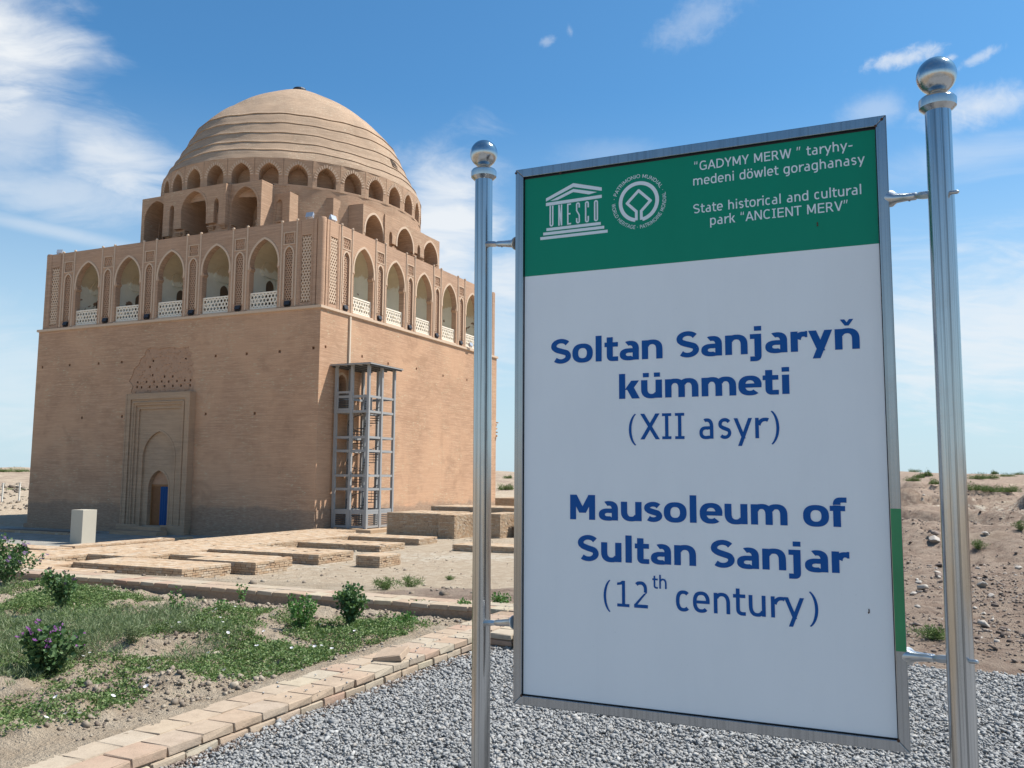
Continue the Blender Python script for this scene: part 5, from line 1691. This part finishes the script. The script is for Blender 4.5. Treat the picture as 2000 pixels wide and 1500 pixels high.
        if ch in '“”':
            q = -1 if ch == '“' else 1
            return [[(x, .50), (x + .06, .50), (x + .13, .765), (x + .04, .765)] if ch == '”' else [(x, .52), (x + .1, .52), (x + .10, .765), (x + .05, .765)] for x in (.05, .23)]
        if ch in '.·': return f.R(.1, .22, .3 if ch == '·' else 0, .42 if ch == '·' else .12)
        return []

    def text(f, s):
        out, x = [], 0
        for ch in s:
            base = {'ö': 'o', 'ü': 'u', 'ň': 'n'}.get(ch, ch)
            g_ = f.glyph(base); A = f.adv.get(base, .4)
            if ch in 'öü':
                w = f.sv * .95; gap = .075
                for q in (-1, 1): g_ = g_ + f.R(A / 2 + q * gap - (w if q < 0 else 0), A / 2 + q * gap + (0 if q < 0 else w), .635, .765)
            if ch == 'ň':
                c = A / 2; g_ = g_ + [[(c - .17, .80), (c - .06, .80), (c, .715), (c + .06, .80), (c + .17, .80), (c + .05, .63), (c - .05, .63)]]
            out.append([[(p[0] + x, p[1]) for p in q] for q in g_]); x += A
        return out, x


REG, BOLD = Face(False), Face(True)


def put_polys(groups, fn, name, mat, y=None, parent=None):
    """flat print, each stroke a few hundredths of a millimetre above the last so none share a plane"""
    mb = MB(); y = y if y is not None else yb - .0012
    k = 0
    for gI, g_ in enumerate(groups):
        for qi, q in enumerate(g_):
            P = [fn(*p) for p in q]
            ar = sum(P[i][0] * P[(i + 1) % len(P)][1] - P[(i + 1) % len(P)][0] * P[i][1] for i in range(len(P)))
            if ar < 0: P = P[::-1]
            yy = y - .000004 * (qi % 60)
            mb.add([(p[0], yy, p[1]) for p in P], [tuple(range(len(P)))] if len(P) <= 4 else [(0, i, i + 1) for i in range(1, len(P) - 1)] if len(P) == 6 else [tuple(range(len(P)))])
    return mb.build(name, mat, parent or sgn)


def line(face, s, x0, x1, zbase, hx, mat, href='cap', name='lettering'):
    """fit the line between x0 and x1 with its capital height hx"""
    gr, adv = face.text(s)
    xs = [p[0] for g_ in gr for q in g_ for p in q]; a, b = min(xs), max(xs)
    kx = (x1 - x0) / (b - a); kz = hx / face.cap
    word = []
    for ch, g_ in list(zip(s, gr)) + [(' ', [])]:      # one part for each word
        if ch == ' ':
            if word: put_polys(word, lambda x, z: (x0 + (x - a) * kx, zbase + z * kz), name, mat)
            word = []
        else: word.append(g_)


BLm, WLm = M['blue_letter'], M['white_letter']
line(BOLD, 'Soltan Sanjaryň', .132, 1.112, .381, .082, BLm)
line(BOLD, 'kümmeti', .372, .910, .2535, .078, BLm)
line(REG, '(XII asyr)', .404, .877, .120, .083, BLm)
line(BOLD, 'Mausoleum of', .200, 1.061, -.142, .081, BLm)
line(BOLD, 'Sultan Sanjar', .227, 1.065, -.275, .082, BLm)
line(REG, '(12', .315, .462, -.415, .082, BLm)
line(REG, 'th', .477, .523, -.351, .041, BLm)
line(REG, 'century)', .552, .974, -.415, .082, BLm)
line(REG, '“GADYMY MERW ” taryhy-', .631, 1.111, .9885, .0300, WLm)
line(REG, 'medeni döwlet goraghanasy', .627, 1.144, .940, .0300, WLm)
line(REG, 'State historical and cultural', .626, 1.131, .8475, .0300, WLm)
line(REG, 'park “ANCIENT MERV”', .679, 1.092, .8035, .0300, WLm)

# temple emblem with letters for columns
def idt(x, z): return (x, z)
T = []
T.append([(.112, .9625), (.2135, 1.004), (.2135, .9905), (.112, .9515)]); T.append([(.2135, 1.004), (.316, .9755), (.316, .9635), (.2135, .9905)])
T.append([(.128, .9515), (.2135, .9835), (.2135, .9725), (.155, .9515)]); T.append([(.2135, .9835), (.299, .9615), (.27, .9570), (.2135, .9725)])
T.append([(.112, .946), (.316, .9525), (.316, .9415), (.112, .935)] if 0 else [(.112, .9465), (.316, .9500), (.316, .9390), (.112, .9350)])
for (x0, x1, z) in ((.114, .312, .846), (.102, .324, .8315), (.091, .336, .8165)): T.append([(x0, z), (x1, z), (x1, z + .0100), (x0, z + .0100)])
put_polys([T], idt, 'temple_emblem', WLm)
NAR_F = Face(False); NAR_F.k = 1.9
letters = 'UNESCO'
grp = []
lw, st_ = .0145, .0052
for i, ch in enumerate(letters):
    x0 = .1255 + i * .0325; x1 = x0 + lw; z0, z1 = .860, .934
    m = (x0 + x1) / 2; w = lw; r = w / 2; P = []
    def RR(a, b, c, d): P.append([(a, c), (b, c), (b, d), (a, d)])
    def cap_(top):
        zc = z1 - r if top else z0 + r
        for j in range(6):
            t0, t1 = PI * j / 6, PI * (j + 1) / 6
            sg = 1 if top else -1
            P.append([(m + r * math.cos(t0), zc + sg * r * math.sin(t0)), (m + r * math.cos(t1), zc + sg * r * math.sin(t1)), (m + (r - st_) * math.cos(t1), zc + sg * (r - st_) * math.sin(t1)), (m + (r - st_) * math.cos(t0), zc + sg * (r - st_) * math.sin(t0))])
    if ch == 'U': RR(x0, x0 + st_, z0 + r, z1); RR(x1 - st_, x1, z0 + r, z1); cap_(False)
    if ch == 'N': RR(x0, x0 + st_, z0, z1); RR(x1 - st_, x1, z0, z1); P.append([(x0, z1), (x0 + st_, z1), (x1, z0), (x1 - st_, z0)])
    if ch == 'E': RR(x0, x0 + st_, z0, z1); RR(x0, x1, z0, z0 + st_); RR(x0, x1, z1 - st_, z1); RR(x0, x1 - .002, .895, .895 + st_)
    if ch == 'S': cap_(True); cap_(False); RR(x0, x0 + st_, .905, z1 - r); RR(x1 - st_, x1, .915, z1 - r); RR(x1 - st_, x1, z0 + r, .889); RR(x0, x0 + st_, z0 + r, .879); P.append([(x0, .905), (x0 + st_, .905), (x1, .889), (x1 - st_, .889)])
    if ch == 'C': cap_(True); cap_(False); RR(x0, x0 + st_, z0 + r, z1 - r); RR(x1 - st_, x1, z1 - .022, z1 - r); RR(x1 - st_, x1, z0 + r, z0 + .022)
    if ch == 'O': cap_(True); cap_(False); RR(x0, x0 + st_, z0 + r, z1 - r); RR(x1 - st_, x1, z0 + r, z1 - r)
    grp.append(P)
put_polys(grp, idt, 'temple_letters', WLm)

# ring emblem: open ring running into a square, with words round it
ecx, ecz, R0 = .4445, .910, .069
P = []
def stroke(pts, w):
    for i in range(len(pts) - 1):
        a, b = Vector((*pts[i], 0)), Vector((*pts[i + 1], 0)); d = (b - a).normalized(); n = Vector((-d.y, d.x, 0)) * w / 2
        e = d * w * .30 if w > 0 else d * 0
        P.append([tuple((a - e - n)[:2]), tuple((b + e - n)[:2]), tuple((b + e + n)[:2]), tuple((a - e + n)[:2])])
ww = .0125
n_ = 60
for i in range(n_):
    t0 = math.radians(-90 + 11 + (360 - 22) * i / n_); t1 = math.radians(-90 + 11 + (360 - 22) * (i + 1) / n_)
    P.append([(ecx + rr_ * math.cos(t), ecz + rr_ * math.sin(t)) for rr_, t in ((R0, t0), (R0, t1), (R0 - ww, t1), (R0 - ww, t0))])
sq_ = .044
def rot45(x, z): return (ecx + x, ecz + z)
top, lft, rgt = rot45(0, .0375), rot45(-.040, -.0015), rot45(.040, -.0015)
bl, br_ = rot45(-.0085, -.033), rot45(.0085, -.033)
stroke([rot45(-.0085, -.060), bl, lft, top, rgt, br_, rot45(.0085, -.060)], .0095)
put_polys([P], idt, 'ring_emblem', WLm)
txt = 'WORLD HERITAGE · PATRIMOINE MONDIAL · PATRIMONIO MUNDIAL · '
F3 = Face(False); F3.k = 2.2; F3.adv['I'] = .28; F3.sv = .10
_gi = F3.glyph
def gl(ch):
    if ch == 'I': return F3.R(.09, .19, 0, F3.cap)
    return _gi(ch)
F3.glyph = gl
gr, adv = F3.text(txt)
order = 'ccw'
rb, hz_ = .0805, .0125
def ring_map(groups, a_start, a_total, inward):
    out = []
    for g_ in groups:
        G2 = []
        for q in g_:
            pts = []
            for (x, z) in q:
                zz = z / F3.cap * hz_
                if not inward: t = a_start - a_total * x / adv; r_ = rb + zz
                else: t = a_start + a_total * x / adv; r_ = rb + hz_ - zz
                pts.append((ecx + r_ * math.cos(t), ecz + r_ * math.sin(t)))
            G2.append(pts)
        out.append(G2)
    return out
# the whole circle reads anticlockwise along the foot and clockwise over the head
t1 = 'WORLD HERITAGE · PATRIMOINE MONDIAL'; t2 = '· PATRIMONIO MUNDIAL ·'
g1, adv = F3.text(t1); tag(put_polys(ring_map(g1, math.radians(178), math.radians(196), True), idt, 'ring_lettering', WLm), kind='stuff')
g2, adv = F3.text(t2); tag(put_polys(ring_map(g2, math.radians(170), math.radians(152), False), idt, 'ring_lettering', WLm), kind='stuff')

# poles, brackets
SM = sgn.matrix_world.copy(); SI = SM.inverted()
RP = .0335


def pole(x, y, lean, ztop, nm_label):
    o = empty('pole'); o.parent = sgn
    o.matrix_local = SI @ Matrix.Translation((x, y, 0)) @ Matrix.Rotation(lean, 4, 'Y')
    tag(o, nm_label)
    mb = MB(); mb.lathe([(RP, -.3), (RP, .3), (RP, 1.2), (RP, 2.0), (RP, ztop)], 40); mb.build('tube', M['pole'], o, smooth=True)
    mb = MB()
    c = [(RP, -.035), (RP + .006, -.03), (RP + .0145, -.022), (RP + .0155, -.012), (RP + .0155, .0), (RP + .011, .006), (RP + .004, .010), (.028, .013), (.022, .018), (.019, .028)]
    mb.lathe([(r, ztop + z + .015) for r, z in c], 40); mb.build('collar', M['ball'], o, smooth=True)
    mb = MB(); RB = .0525; zc = ztop + .033 + RB
    mb.lathe([(max(.0005, RB * math.sin(t)), zc - RB * math.cos(t)) for t in np.linspace(.0, PI, 26)], 44); mb.build('ball', M['ball'], o, smooth=True)
    return o


def ray_at(px_, py_, depth):
    d = rt2 * ((px_ - 1000) / FPX) - up2 * ((py_ - 750) / FPX) + fw
    return EYE + d * (depth / d.y)


dL, dR = 3.23, 2.335
a_, b_ = ray_at(945, 350, dL), ray_at(938.5, 1500, dL)
pole(b_.x + (a_.x - b_.x) / (a_.z - b_.z) * (0 - b_.z), dL, math.atan2(a_.x - b_.x, a_.z - b_.z), ray_at(944, 343, dL).z, 'farther pole left of the board')
a2, b2 = ray_at(1831.5, 215, dR), ray_at(1884, 1500, dR)
pole(b2.x + (a2.x - b2.x) / (a2.z - b2.z) * (0 - b2.z), dR, math.atan2(a2.x - b2.x, a2.z - b2.z), ray_at(1830, 206, dR).z, 'nearer, taller-looking pole right of the board')


def bracket(zs, left, py_):
    s0 = 0.0 if left else SW
    A = SM @ Vector((s0, FD / 2, zs)); 
    ax = (945 - .006 * (py_ - 350)) if left else (1831.5 + .0409 * (py_ - 215))
    B = ray_at(ax, py_, dL if left else dR)
    d = (B - A); L = d.length - RP; d.normalize()
    T = SI @ Matrix.Translation(A) @ d.to_track_quat('Z', 'Y').to_matrix().to_4x4()
    r_ = empty('bracket'); r_.parent = sgn; r_.matrix_local = T
    mb = MB(); mb.lathe([(.001, 0), (.024, 0), (.0245, .006), (.020, .014), (.0145, .028), (.0115, L * .42), (.0110, L * .62), (.0085, L * .65), (.001, L * .66)], 24); mb.build('flared_socket', M['bracket'], r_, smooth=True)
    mb = MB(); mb.lathe([(.001, L * .64), (.0075, L * .65), (.011, L * .74), (.0115, L * .80), (.0115, L + .004), (.001, L + .006)], 6); mb.build('hex_joint', M['bracket'], r_)
    mb = MB(); mb.lathe([(.0055, L + RP * 1.9), (.0055, L + RP * 2 + .022), (.003, L + RP * 2 + .027), (.001, L + RP * 2 + .027)], 12); mb.build('bolt_end', M['bracket'], r_)
    mb = MB(); mb.lathe([(.0028, 0), (.0028, .0128), (.001, .0128)], 10); mb.v = [(x, -z, y + L * .5) for x, y, z in mb.v]; mb.build('set_screw', M['dark_metal'], r_)


def z_on(px_, py_):
    # height on the board plane for a picture point
    n = SM.to_3x3() @ Vector((0, 1, 0)); d = rt2 * ((px_ - 1000) / FPX) - up2 * ((py_ - 750) / FPX) + fw
    t = (SM.translation - EYE).dot(n) / d.dot(n); return (SI @ (EYE + d * t)).z
bracket(z_on(1003, 473), True, 477)
bracket(z_on(998, 1217), True, 1217)
bracket(z_on(1742, 384), False, 378)
bracket(z_on(1775, 1284), False, 1290)
# ------------------------------------------------------------------ plants
def leaf_arrays(P, N, size, aspect, fold=.25, shape='leaf', up_bias=.3):
    """leaf-sized faces at points P pointing along N; returns verts, faces"""
    n = len(P)
    L = size[:, None] * N / np.linalg.norm(N, axis=1)[:, None]
    rnd = rng.normal(size=(n, 3)); S = np.cross(L, rnd); S /= np.linalg.norm(S, axis=1)[:, None] + 1e-9
    S *= (size * aspect)[:, None] * .5
    U = np.cross(S, L); U /= np.linalg.norm(U, axis=1)[:, None] + 1e-9
    a = P; b = P + L * .45 + S + U * (size * fold * .5)[:, None]; c = P + L; d = P + L * .45 - S + U * (size * fold * .5)[:, None]
    V = np.stack([a, b, c, d], 1).reshape(-1, 3)
    F = (np.arange(n) * 4)[:, None] + np.array([0, 1, 2, 3])[None]
    return V, F


# creeping cover over the planter: centre x, y, half sizes, density, height, kind (0 broad leaved, 1 feathery)
PATCH = [(-1.8, 8.83, .78, 1.2, 1, .07, 0), (-2.22, 8.17, .67, 1.22, .9, .06, 0), (-3.14, 9.67, .62, 1.1, .8, .07, 0), (-3.89, 10.16, .54, .83, .5, .06, 1), (-3.74, 8.75, .56, 1.26, .5, .12, 1), (-4.32, 8.72, .56, 1.17, .7, .16, 1), (-5.9, 10.86, .54, 1.95, 1, .14, 0), (-2.55, 7.14, .38, .37, .6, .05, 0), (-3.06, 7.7, .41, .35, .5, .05, 0), (-2.97, 6.04, .37, .37, .7, .05, 0), (-2.84, 6.41, .23, .33, .9, .06, 0), (-3.01, 5.52, .19, .16, .4, .05, 0), (-1.31, 9.66, .45, .75, 1, .06, 0), (-3.28, 6.94, .22, .49, .6, .06, 0), (-3.94, 7.09, .25, .55, .4, .05, 1), (-2.9, 8.52, .3, .67, .5, .06, 1), (-2.43, 9.71, .4, .62, .7, .08, 0), (-5.17, 10.9, .38, .96, .5, .06, 0), (-1.71, 7.75, .27, .4, .8, .05, 0), (-3.96, 7.67, .27, .43, .7, .08, 0), (-5.2, 9.2, .5, .9, .6, .1, 1), (-3.4, 8.9, .5, .5, .5, .06, 0), (-3.3, 6.0, .3, .3, .4, .05, 0), (-6.6, 12.4, .6, .9, .6, .12, 0), (-7.4, 11.5, .9, 1.4, .6, .1, 1), (-4.9, 9.9, .9, 1.0, .8, .1, 0), (-3.5, 7.6, .7, .5, .5, .05, 0), (-4.5, 8.1, .6, .7, .8, .09, 0), (-2.7, 9.2, .6, .7, .6, .06, 0), (-5.4, 11.6, .8, .8, .8, .12, 0), (-3.6, 6.3, .4, .35, .6, .05, 0)]
for kind, nm, mt in ((0, 'ground_cover', 'cover_leaf'), (1, 'feathery_weeds', 'grass_leaf')):
    Ps, Ns, Ss = [], [], []
    for (cx, cy, ra, rb_, den, hh, kd) in PATCH:
        if kd != kind: continue
        n = int(ra * rb_ * PI * den * (1350 if kind == 0 else 800))
        r = np.sqrt(rng.random(n)) * (1 + rng.normal(0, .12, n)); t = rng.uniform(0, 2 * PI, n)
        x, y = cx + ra * r * np.cos(t), cy + rb_ * r * np.sin(t)
        Xl, Yl = to_local(x, y)
        nz = fbm(x * 2.3 + 5, y * 2.3, 4, .6)
        k = (Xl < XK - KW - .10) & (Yl < YW - .05) & (nz + (1 - r) * .35 * den > -.012 + .0 * kind)
        x, y, r, nz = x[k], y[k], r[k], nz[k]
        z = ground_z(x, y)
        m = 5 if kind == 0 else 8                      # leaves in each tuft
        for q in range(m):
            h = hh * (1 + .7 * kind) * (.35 + .9 * rng.random(len(x))) * (1.2 - .6 * np.clip(r, 0, 1))
            ox, oy = rng.normal(0, .022, len(x)), rng.normal(0, .022, len(x))
            if kind == 0:
                Ps.append(np.stack([x + ox, y + oy, z + h * rng.uniform(.05, .8, len(x))], 1))
                Ns.append(np.stack([rng.normal(0, 1, len(x)), rng.normal(0, 1, len(x)), rng.uniform(-.1, 1.1, len(x))], 1)); Ss.append(rng.uniform(.014, .034, len(x)))
            else:
                Ps.append(np.stack([x + ox, y + oy, z + h * rng.uniform(0, .9, len(x))], 1))
                Ns.append(np.stack([rng.normal(0, .6, len(x)), rng.normal(0, .6, len(x)), rng.uniform(.4, 1.2, len(x))], 1)); Ss.append(rng.uniform(.03, .075, len(x)))
    P, N_, S_ = np.vstack(Ps), np.vstack(Ns), np.concatenate(Ss)
    V, F = leaf_arrays(P, N_, S_, .55 if kind == 0 else .10)
    o = np_mesh(nm, V, F, M[mt]); tag(o, kind='stuff'); print(nm, len(F))


def shrub(x, y, h, rad, nstem, nleaf, leaf, mat, label, name='shrub', cat='shrub', group=None, aspect=.8, seed=0, shape='round', flowers=0, fmat='purple', fsize=.03, top=.55, z0=None, lean=0.0, stem_r=.004):
    r = np.random.default_rng(seed); rr = random.Random(seed)
    z0 = gz(x, y) if z0 is None else z0
    root_ = empty(name, (x, y, z0 - .01), rr.uniform(0, 6)); tag(root_, label, cat, group)
    st = MB(); tips = []; P, N_ = [], []
    for i in range(nstem):
        a = 2 * PI * i / nstem + rr.uniform(-.5, .5); q = rr.uniform(.15, 1.0)
        hh = h * (1 - .35 * q * q) * rr.uniform(.8, 1.05)
        ex, ey = rad * q * math.cos(a) + lean * hh, rad * q * math.sin(a)
        pts = [(0.02 * math.cos(a), .02 * math.sin(a), 0), (ex * .35, ey * .35, hh * .42), (ex * .75, ey * .75, hh * .75), (ex, ey, hh)]
        st.tube(pts, [stem_r * 1.4, stem_r, stem_r * .7, stem_r * .3], 5, False); tips.append(pts)
        m = nleaf // nstem
        for j in range(m):
            t = rr.random() ** .7 if shape == 'round' else rr.random()
            t = .12 + .88 * t
            k = min(int(t * 3), 2); f = t * 3 - k
            p = Vector(pts[k]).lerp(Vector(pts[k + 1]), f)
            sp = rad * (.22 if shape == 'round' else .10)
            off = Vector((rr.gauss(0, 1), rr.gauss(0, 1), rr.gauss(0, .7))); off.normalize(); off *= sp * rr.random() ** .5
            P.append(p + off); N_.append(off.normalized() + Vector((0, 0, rr.uniform(-.2, .9))))
    st.build('stems', M['stem'], root_)
    P = np.array(P); N_ = np.array(N_) + 1e-4; S_ = leaf * r.uniform(.5, 1.15, len(P))
    V, F = leaf_arrays(P, N_, S_, aspect)
    o = np_mesh('leaves', V, F, M[mat], root_); tag(o, kind='stuff')
    if flowers:
        for i in range(flowers):
            pts = tips[i % nstem]; t = rr.uniform(top, 1.0); k = min(int(t * 3), 2); p = Vector(pts[k]).lerp(Vector(pts[k + 1]), t * 3 - k) ; p = p + Vector((p.x, p.y, 0)) * .35 + Vector((rr.gauss(0, .02), rr.gauss(0, .02), rr.uniform(.02, .06)))
            mb = MB()
            T = Matrix.Translation(p) @ Matrix.Rotation(rr.uniform(.2, 1.1), 4, 'X') @ Matrix.Rotation(rr.uniform(0, 6), 4, 'Z')
            mb.M = Matrix.Rotation(rr.uniform(0, 6), 4, 'Z') @ T if 0 else T
            for q in range(5):
                a = 2 * PI * q / 5; c, s = math.cos(a), math.sin(a); c2, s2 = math.cos(a + .5), math.sin(a + .5); c3, s3 = math.cos(a - .5), math.sin(a - .5)
                mb.add([(0, 0, 0), (fsize * .75 * c3, fsize * .75 * s3, fsize * .35), (fsize * c, fsize * s, fsize * .45), (fsize * .75 * c2, fsize * .75 * s2, fsize * .35)], [(0, 1, 2, 3)])
            mb.build('flower', M[fmat], root_)
    return root_


x, y = at(88, 1322, .12)
shrub(x, y, .42, .24, 13, 1300, .050, 'dark_leaf', 'leafy mallow with bright purple flowers at the lower left', 'mallow_plant', 'flowering plant', 'purple flowering plants', 1.0, 3, flowers=36, fsize=.023, top=.66, stem_r=.005)
x, y = at(12, 1140, .1)
shrub(x, y, .62, .40, 12, 1500, .05, 'dark_leaf', 'tall weed with dusky purple flower heads cut by the left picture edge', 'purple_weed', 'flowering plant', 'purple flowering plants', .9, 4, flowers=46, fmat='lilac', fsize=.034, top=.4)
x, y = at(125, 1190, .1)
shrub(x, y, .46, .24, 9, 900, .045, 'dark_leaf', 'dusky purple weed leaning right, in front of the garden wall', 'purple_weed', 'flowering plant', 'purple flowering plants', .9, 5, flowers=20, fmat='lilac', fsize=.028, top=.45, lean=.25)
x, y = at(683, 1222, .12)
shrub(x, y, .45, .17, 14, 1100, .045, 'dark_leaf', 'dense dark green bush standing upright before the garden wall', 'bush', 'bush', None, .9, 6, stem_r=.006)
x, y = at(588, 1232, .12)
shrub(x, y, .38, .22, 9, 800, .038, 'fresh_leaf', 'looser fresh green bush left of the dense dark one', 'bush', 'bush', None, .75, 7)
x, y = at(345, 1205, .1); shrub(x, y, .33, .14, 4, 110, .04, 'fresh_leaf', 'thin sapling with few leaves before the garden wall, left of centre', 'sapling', 'sapling', 'thin saplings', .7, 8, shape='thin')
x, y = at(470, 1178, .1); shrub(x, y, .24, .16, 4, 90, .042, 'fresh_leaf', 'thin sapling against the garden wall, between two others', 'sapling', 'sapling', 'thin saplings', .7, 9, shape='thin')
x, y = at(430, 1188, .1); shrub(x, y, .10, .10, 4, 70, .035, 'fresh_leaf', 'tiny low sapling beside the garden wall', 'sapling', 'sapling', 'thin saplings', .7, 19)
for i, (a, b, h, rd, n_, l) in enumerate([(200, 1222, .20, .2, 800, 'spiky grey-green weed tuft behind the feathery patch at left'), (255, 1262, .20, .18, 900, 'feathery weed tuft in the middle left of the planter'), (232, 1200, .12, .2, 400, 'low dark weed on the soil ridge'),
                                       (300, 1175, .05, .15, 200, 'sparse weed at the foot of the garden wall, left half'), (150, 1290, .20, .26, 1100, 'tall feathery weed clump behind the mallow'), (100, 1262, .22, .28, 1200, 'feathery weed clump above the mallow flowers'), (60, 1240, .2, .25, 1000, 'feathery clump near the left picture edge'), (360, 1235, .12, .2, 420, 'small feathery tuft near the planter centre')]):
    x, y = at(a, b, .11); shrub(x, y, h, rd, 12, n_, .05, 'grass_leaf', l, 'weed', 'weed', 'feathery weeds in the planter', .13, 20 + i, shape='thin', stem_r=.002)
for i, (a, b, h, rd, l) in enumerate([(820, 1196, .14, .18, 'fresh green weed against the garden wall, left of the pole'), (905, 1192, .11, .16, 'fresh green weed at the corner by the left pole'), (975, 1180, .12, .2, 'fresh green weed behind the pole, on the brick corner'), (795, 1222, .12, .22, 'leafy weed at the planter corner')]):
    x, y = at(a, b, .12); shrub(x, y, h, rd, 7, 340, .035, 'fresh_leaf', l, 'weed', 'weed', 'fresh weeds at the planter corner', .7, 40 + i)
# tufts beyond the wall and on the dirt field
for i, (a, b, zw, h, rd, l) in enumerate([(752, 1152, -.55, .16, .3, 'grey-green tuft behind the garden wall, leftmost of three'), (800, 1147, -.6, .17, .33, 'grey-green tuft behind the garden wall, middle of three'), (878, 1133, -.6, .14, .26, 'grey-green tuft behind the garden wall, rightmost of three'),
                                         (1825, 1250, -.1, .14, .28, 'thin pale weed on the dirt beside the board bracket'), (1911, 1075, -.25, .28, .30, 'round green tuft right of the right pole, mid field'), (1994, 1040, -.3, .3, .3, 'green tuft at the right picture edge')]):
    x, y = at(a, b, zw); shrub(x, y, h, rd, 14, 900, .07 if i > 3 else .06, 'camel_leaf', l, 'tuft', 'tuft', 'green tufts on bare ground', .16, 60 + i, shape='thin', stem_r=.003)


# desert scrub on the far mounds
def scrub(a, b, D, wpx, hpx, label, seed):
    d = rt2 * ((a - 1000) / FPX) - up2 * ((b - 750) / FPX) + fw
    hx_, hy_ = at(a, b, -50, 18, 400)
    if 18 < hy_ < 400 and b > 921: D = hy_
    x, y = d.x / d.y * D, D
    z = gz(x, y)
    w, h = wpx * D / FPX / 2, hpx * D / FPX
    r = np.random.default_rng(seed); root_ = empty('desert_shrub', (x, y, z - .03)); tag(root_, label, 'shrub', 'scrub on the far mounds')
    n = 1500
    u = r.normal(size=(n, 3)); u /= np.linalg.norm(u, axis=1)[:, None]; q = r.random(n) ** .35
    lob = 1 + .35 * np.sin(u[:, 0] * 5 + seed) + .25 * np.sin(u[:, 1] * 7)
    P = u * (q * lob)[:, None] * np.array([w, w * .7, h * .9]); P[:, 2] = np.abs(P[:, 2]) * (.6 + .4 * r.random(n))
    V, F = leaf_arrays(P, u + np.array([0, 0, .6]), np.full(n, max(h, w * .4) * .22) * r.uniform(.5, 1.3, n), .22)
    tag(np_mesh('foliage', V, F, M['camel_leaf'], root_), kind='stuff')
    mb = MB()
    for i in range(7):
        a_ = r.uniform(0, 2 * PI); mb.tube([(0, 0, 0), (w * .3 * math.cos(a_), w * .25 * math.sin(a_), h * .3), (w * .7 * math.cos(a_), w * .5 * math.sin(a_), h * .6)], [h * .02, h * .014, h * .006], 4, False)
    mb.build('stems', M['dry_twig'], root_)


far = [(1784, 941, 110, 26, 12, 'rounded green shrub right beside the board, lower of the pair'), (1797, 934, 150, 18, 10, 'small green shrub just above the rounded one beside the board'), (1812, 930, 150, 20, 12, 'bright green shrub touching the left side of the right pole, upper'), (1826, 946, 110, 26, 12, 'green shrub touching the left side of the right pole, lower'),
       (1905, 960, 80, 44, 16, 'long green shrub right of the right pole'), (1935, 962, 85, 40, 16, 'green shrub next to the long one, right of the pole'), (1972, 965, 80, 34, 15, 'bright round shrub near the right picture edge'), (1912, 936, 140, 34, 13, 'green scrub band high on the mound, left part'), (1938, 936, 150, 30, 10, 'green scrub band high on the mound, middle part'), (1966, 931, 170, 34, 8, 'green scrub band high on the mound, right part'),
       (1942, 926, 200, 12, 8, 'dark little bush on the skyline at right'), (1786, 922, 200, 22, 7, 'dark bush on the skyline beside the board'), (1902, 922, 220, 8, 6, 'tiny bush on the skyline right of the right pole'), (1990, 925, 200, 24, 7, 'skyline bush at the right picture edge'),
       (25, 922, 120, 60, 9, 'long green shrub row behind the two thin posts, far left'), (50, 904, 170, 26, 7, 'green bush on the skyline touching the mausoleum, far left'), (2, 922, 120, 16, 8, 'green shrub cut by the left picture edge'), (28, 957, 105, 34, 4, 'low green scrub strip below the posts, far left'), (988, 957, 115, 26, 14, 'dense green shrub in the gap between left pole and board'), (993, 935, 150, 16, 8, 'brownish bush higher up in the gap between left pole and board')]
for i, f_ in enumerate(far): scrub(*f_, 100 + i)

# white bindweed flowers
FL = [(-3.22, 9.67), (-3.2, 9.71), (-3.36, 8.86), (-3.33, 8.98), (-3.05, 9.39), (-3.4, 9.78), (-2.73, 8.65), (-2.37, 8.38), (-1.88, 8.44), (-1.8, 8.25), (-1.76, 8.35), (-1.64, 8.24), (-2.64, 7.85), (-3.01, 7.67), (-2.72, 6.77), (-2.59, 6.42), (-3.73, 7.83), (-3.65, 7.79), (-3.0, 5.96), (-2.71, 5.69), (-2.79, 5.67), (-2.67, 6.06), (-2.83, 5.51), (-3.08, 9.97), (-2.24, 7.04), (-2.1, 9.1), (-1.55, 8.9), (-2.45, 8.9), (-2.0, 9.4), (-3.5, 9.1), (-2.9, 9.0), (-1.95, 8.0)]
mb = MB(); n = 9
mb.add([(0, 0, 0)] + [(.017 * math.cos(2 * PI * i / n), .017 * math.sin(2 * PI * i / n), .011) for i in range(n)], [(0, i + 1, (i + 1) % n + 1) for i in range(n)])
f0 = mb.build('bindweed_flower', M['white_petal'])
for i, (x, y) in enumerate(FL):
    o = f0 if i == 0 else link(f0.copy())
    o.location = (x, y, gz(x, y) + .065); o.rotation_euler = (random.uniform(-.6, .1), random.uniform(-.4, .4), random.uniform(0, 6)); o.scale = [random.uniform(.8, 1.2)] * 3
    tag(o, 'small white bindweed flower open among the creeping leaves', 'flower', 'white bindweed flowers')

# two thin posts far behind at the left
for i, (a, l) in enumerate([(7, 'thin pale post on the far mound, at the left picture edge'), (40, 'thin pale post on the far mound, nearer the mausoleum')]):
    D = 96; d = rt2 * ((a - 1000) / FPX) - up2 * ((930 - 750) / FPX) + fw
    x, y = d.x / d.y * D, D; z = gz(x, y)
    mb = MB(); mb.box(-.06, .06, -.06, .06, -1.0, 2.0); mb.box(-.09, .09, -.09, .09, 2.0, 2.08)
    o = mb.build('marker_post', M['white_metal']); o.location = (x, y, z); tag(o, l, 'post', 'thin posts on the far mound')
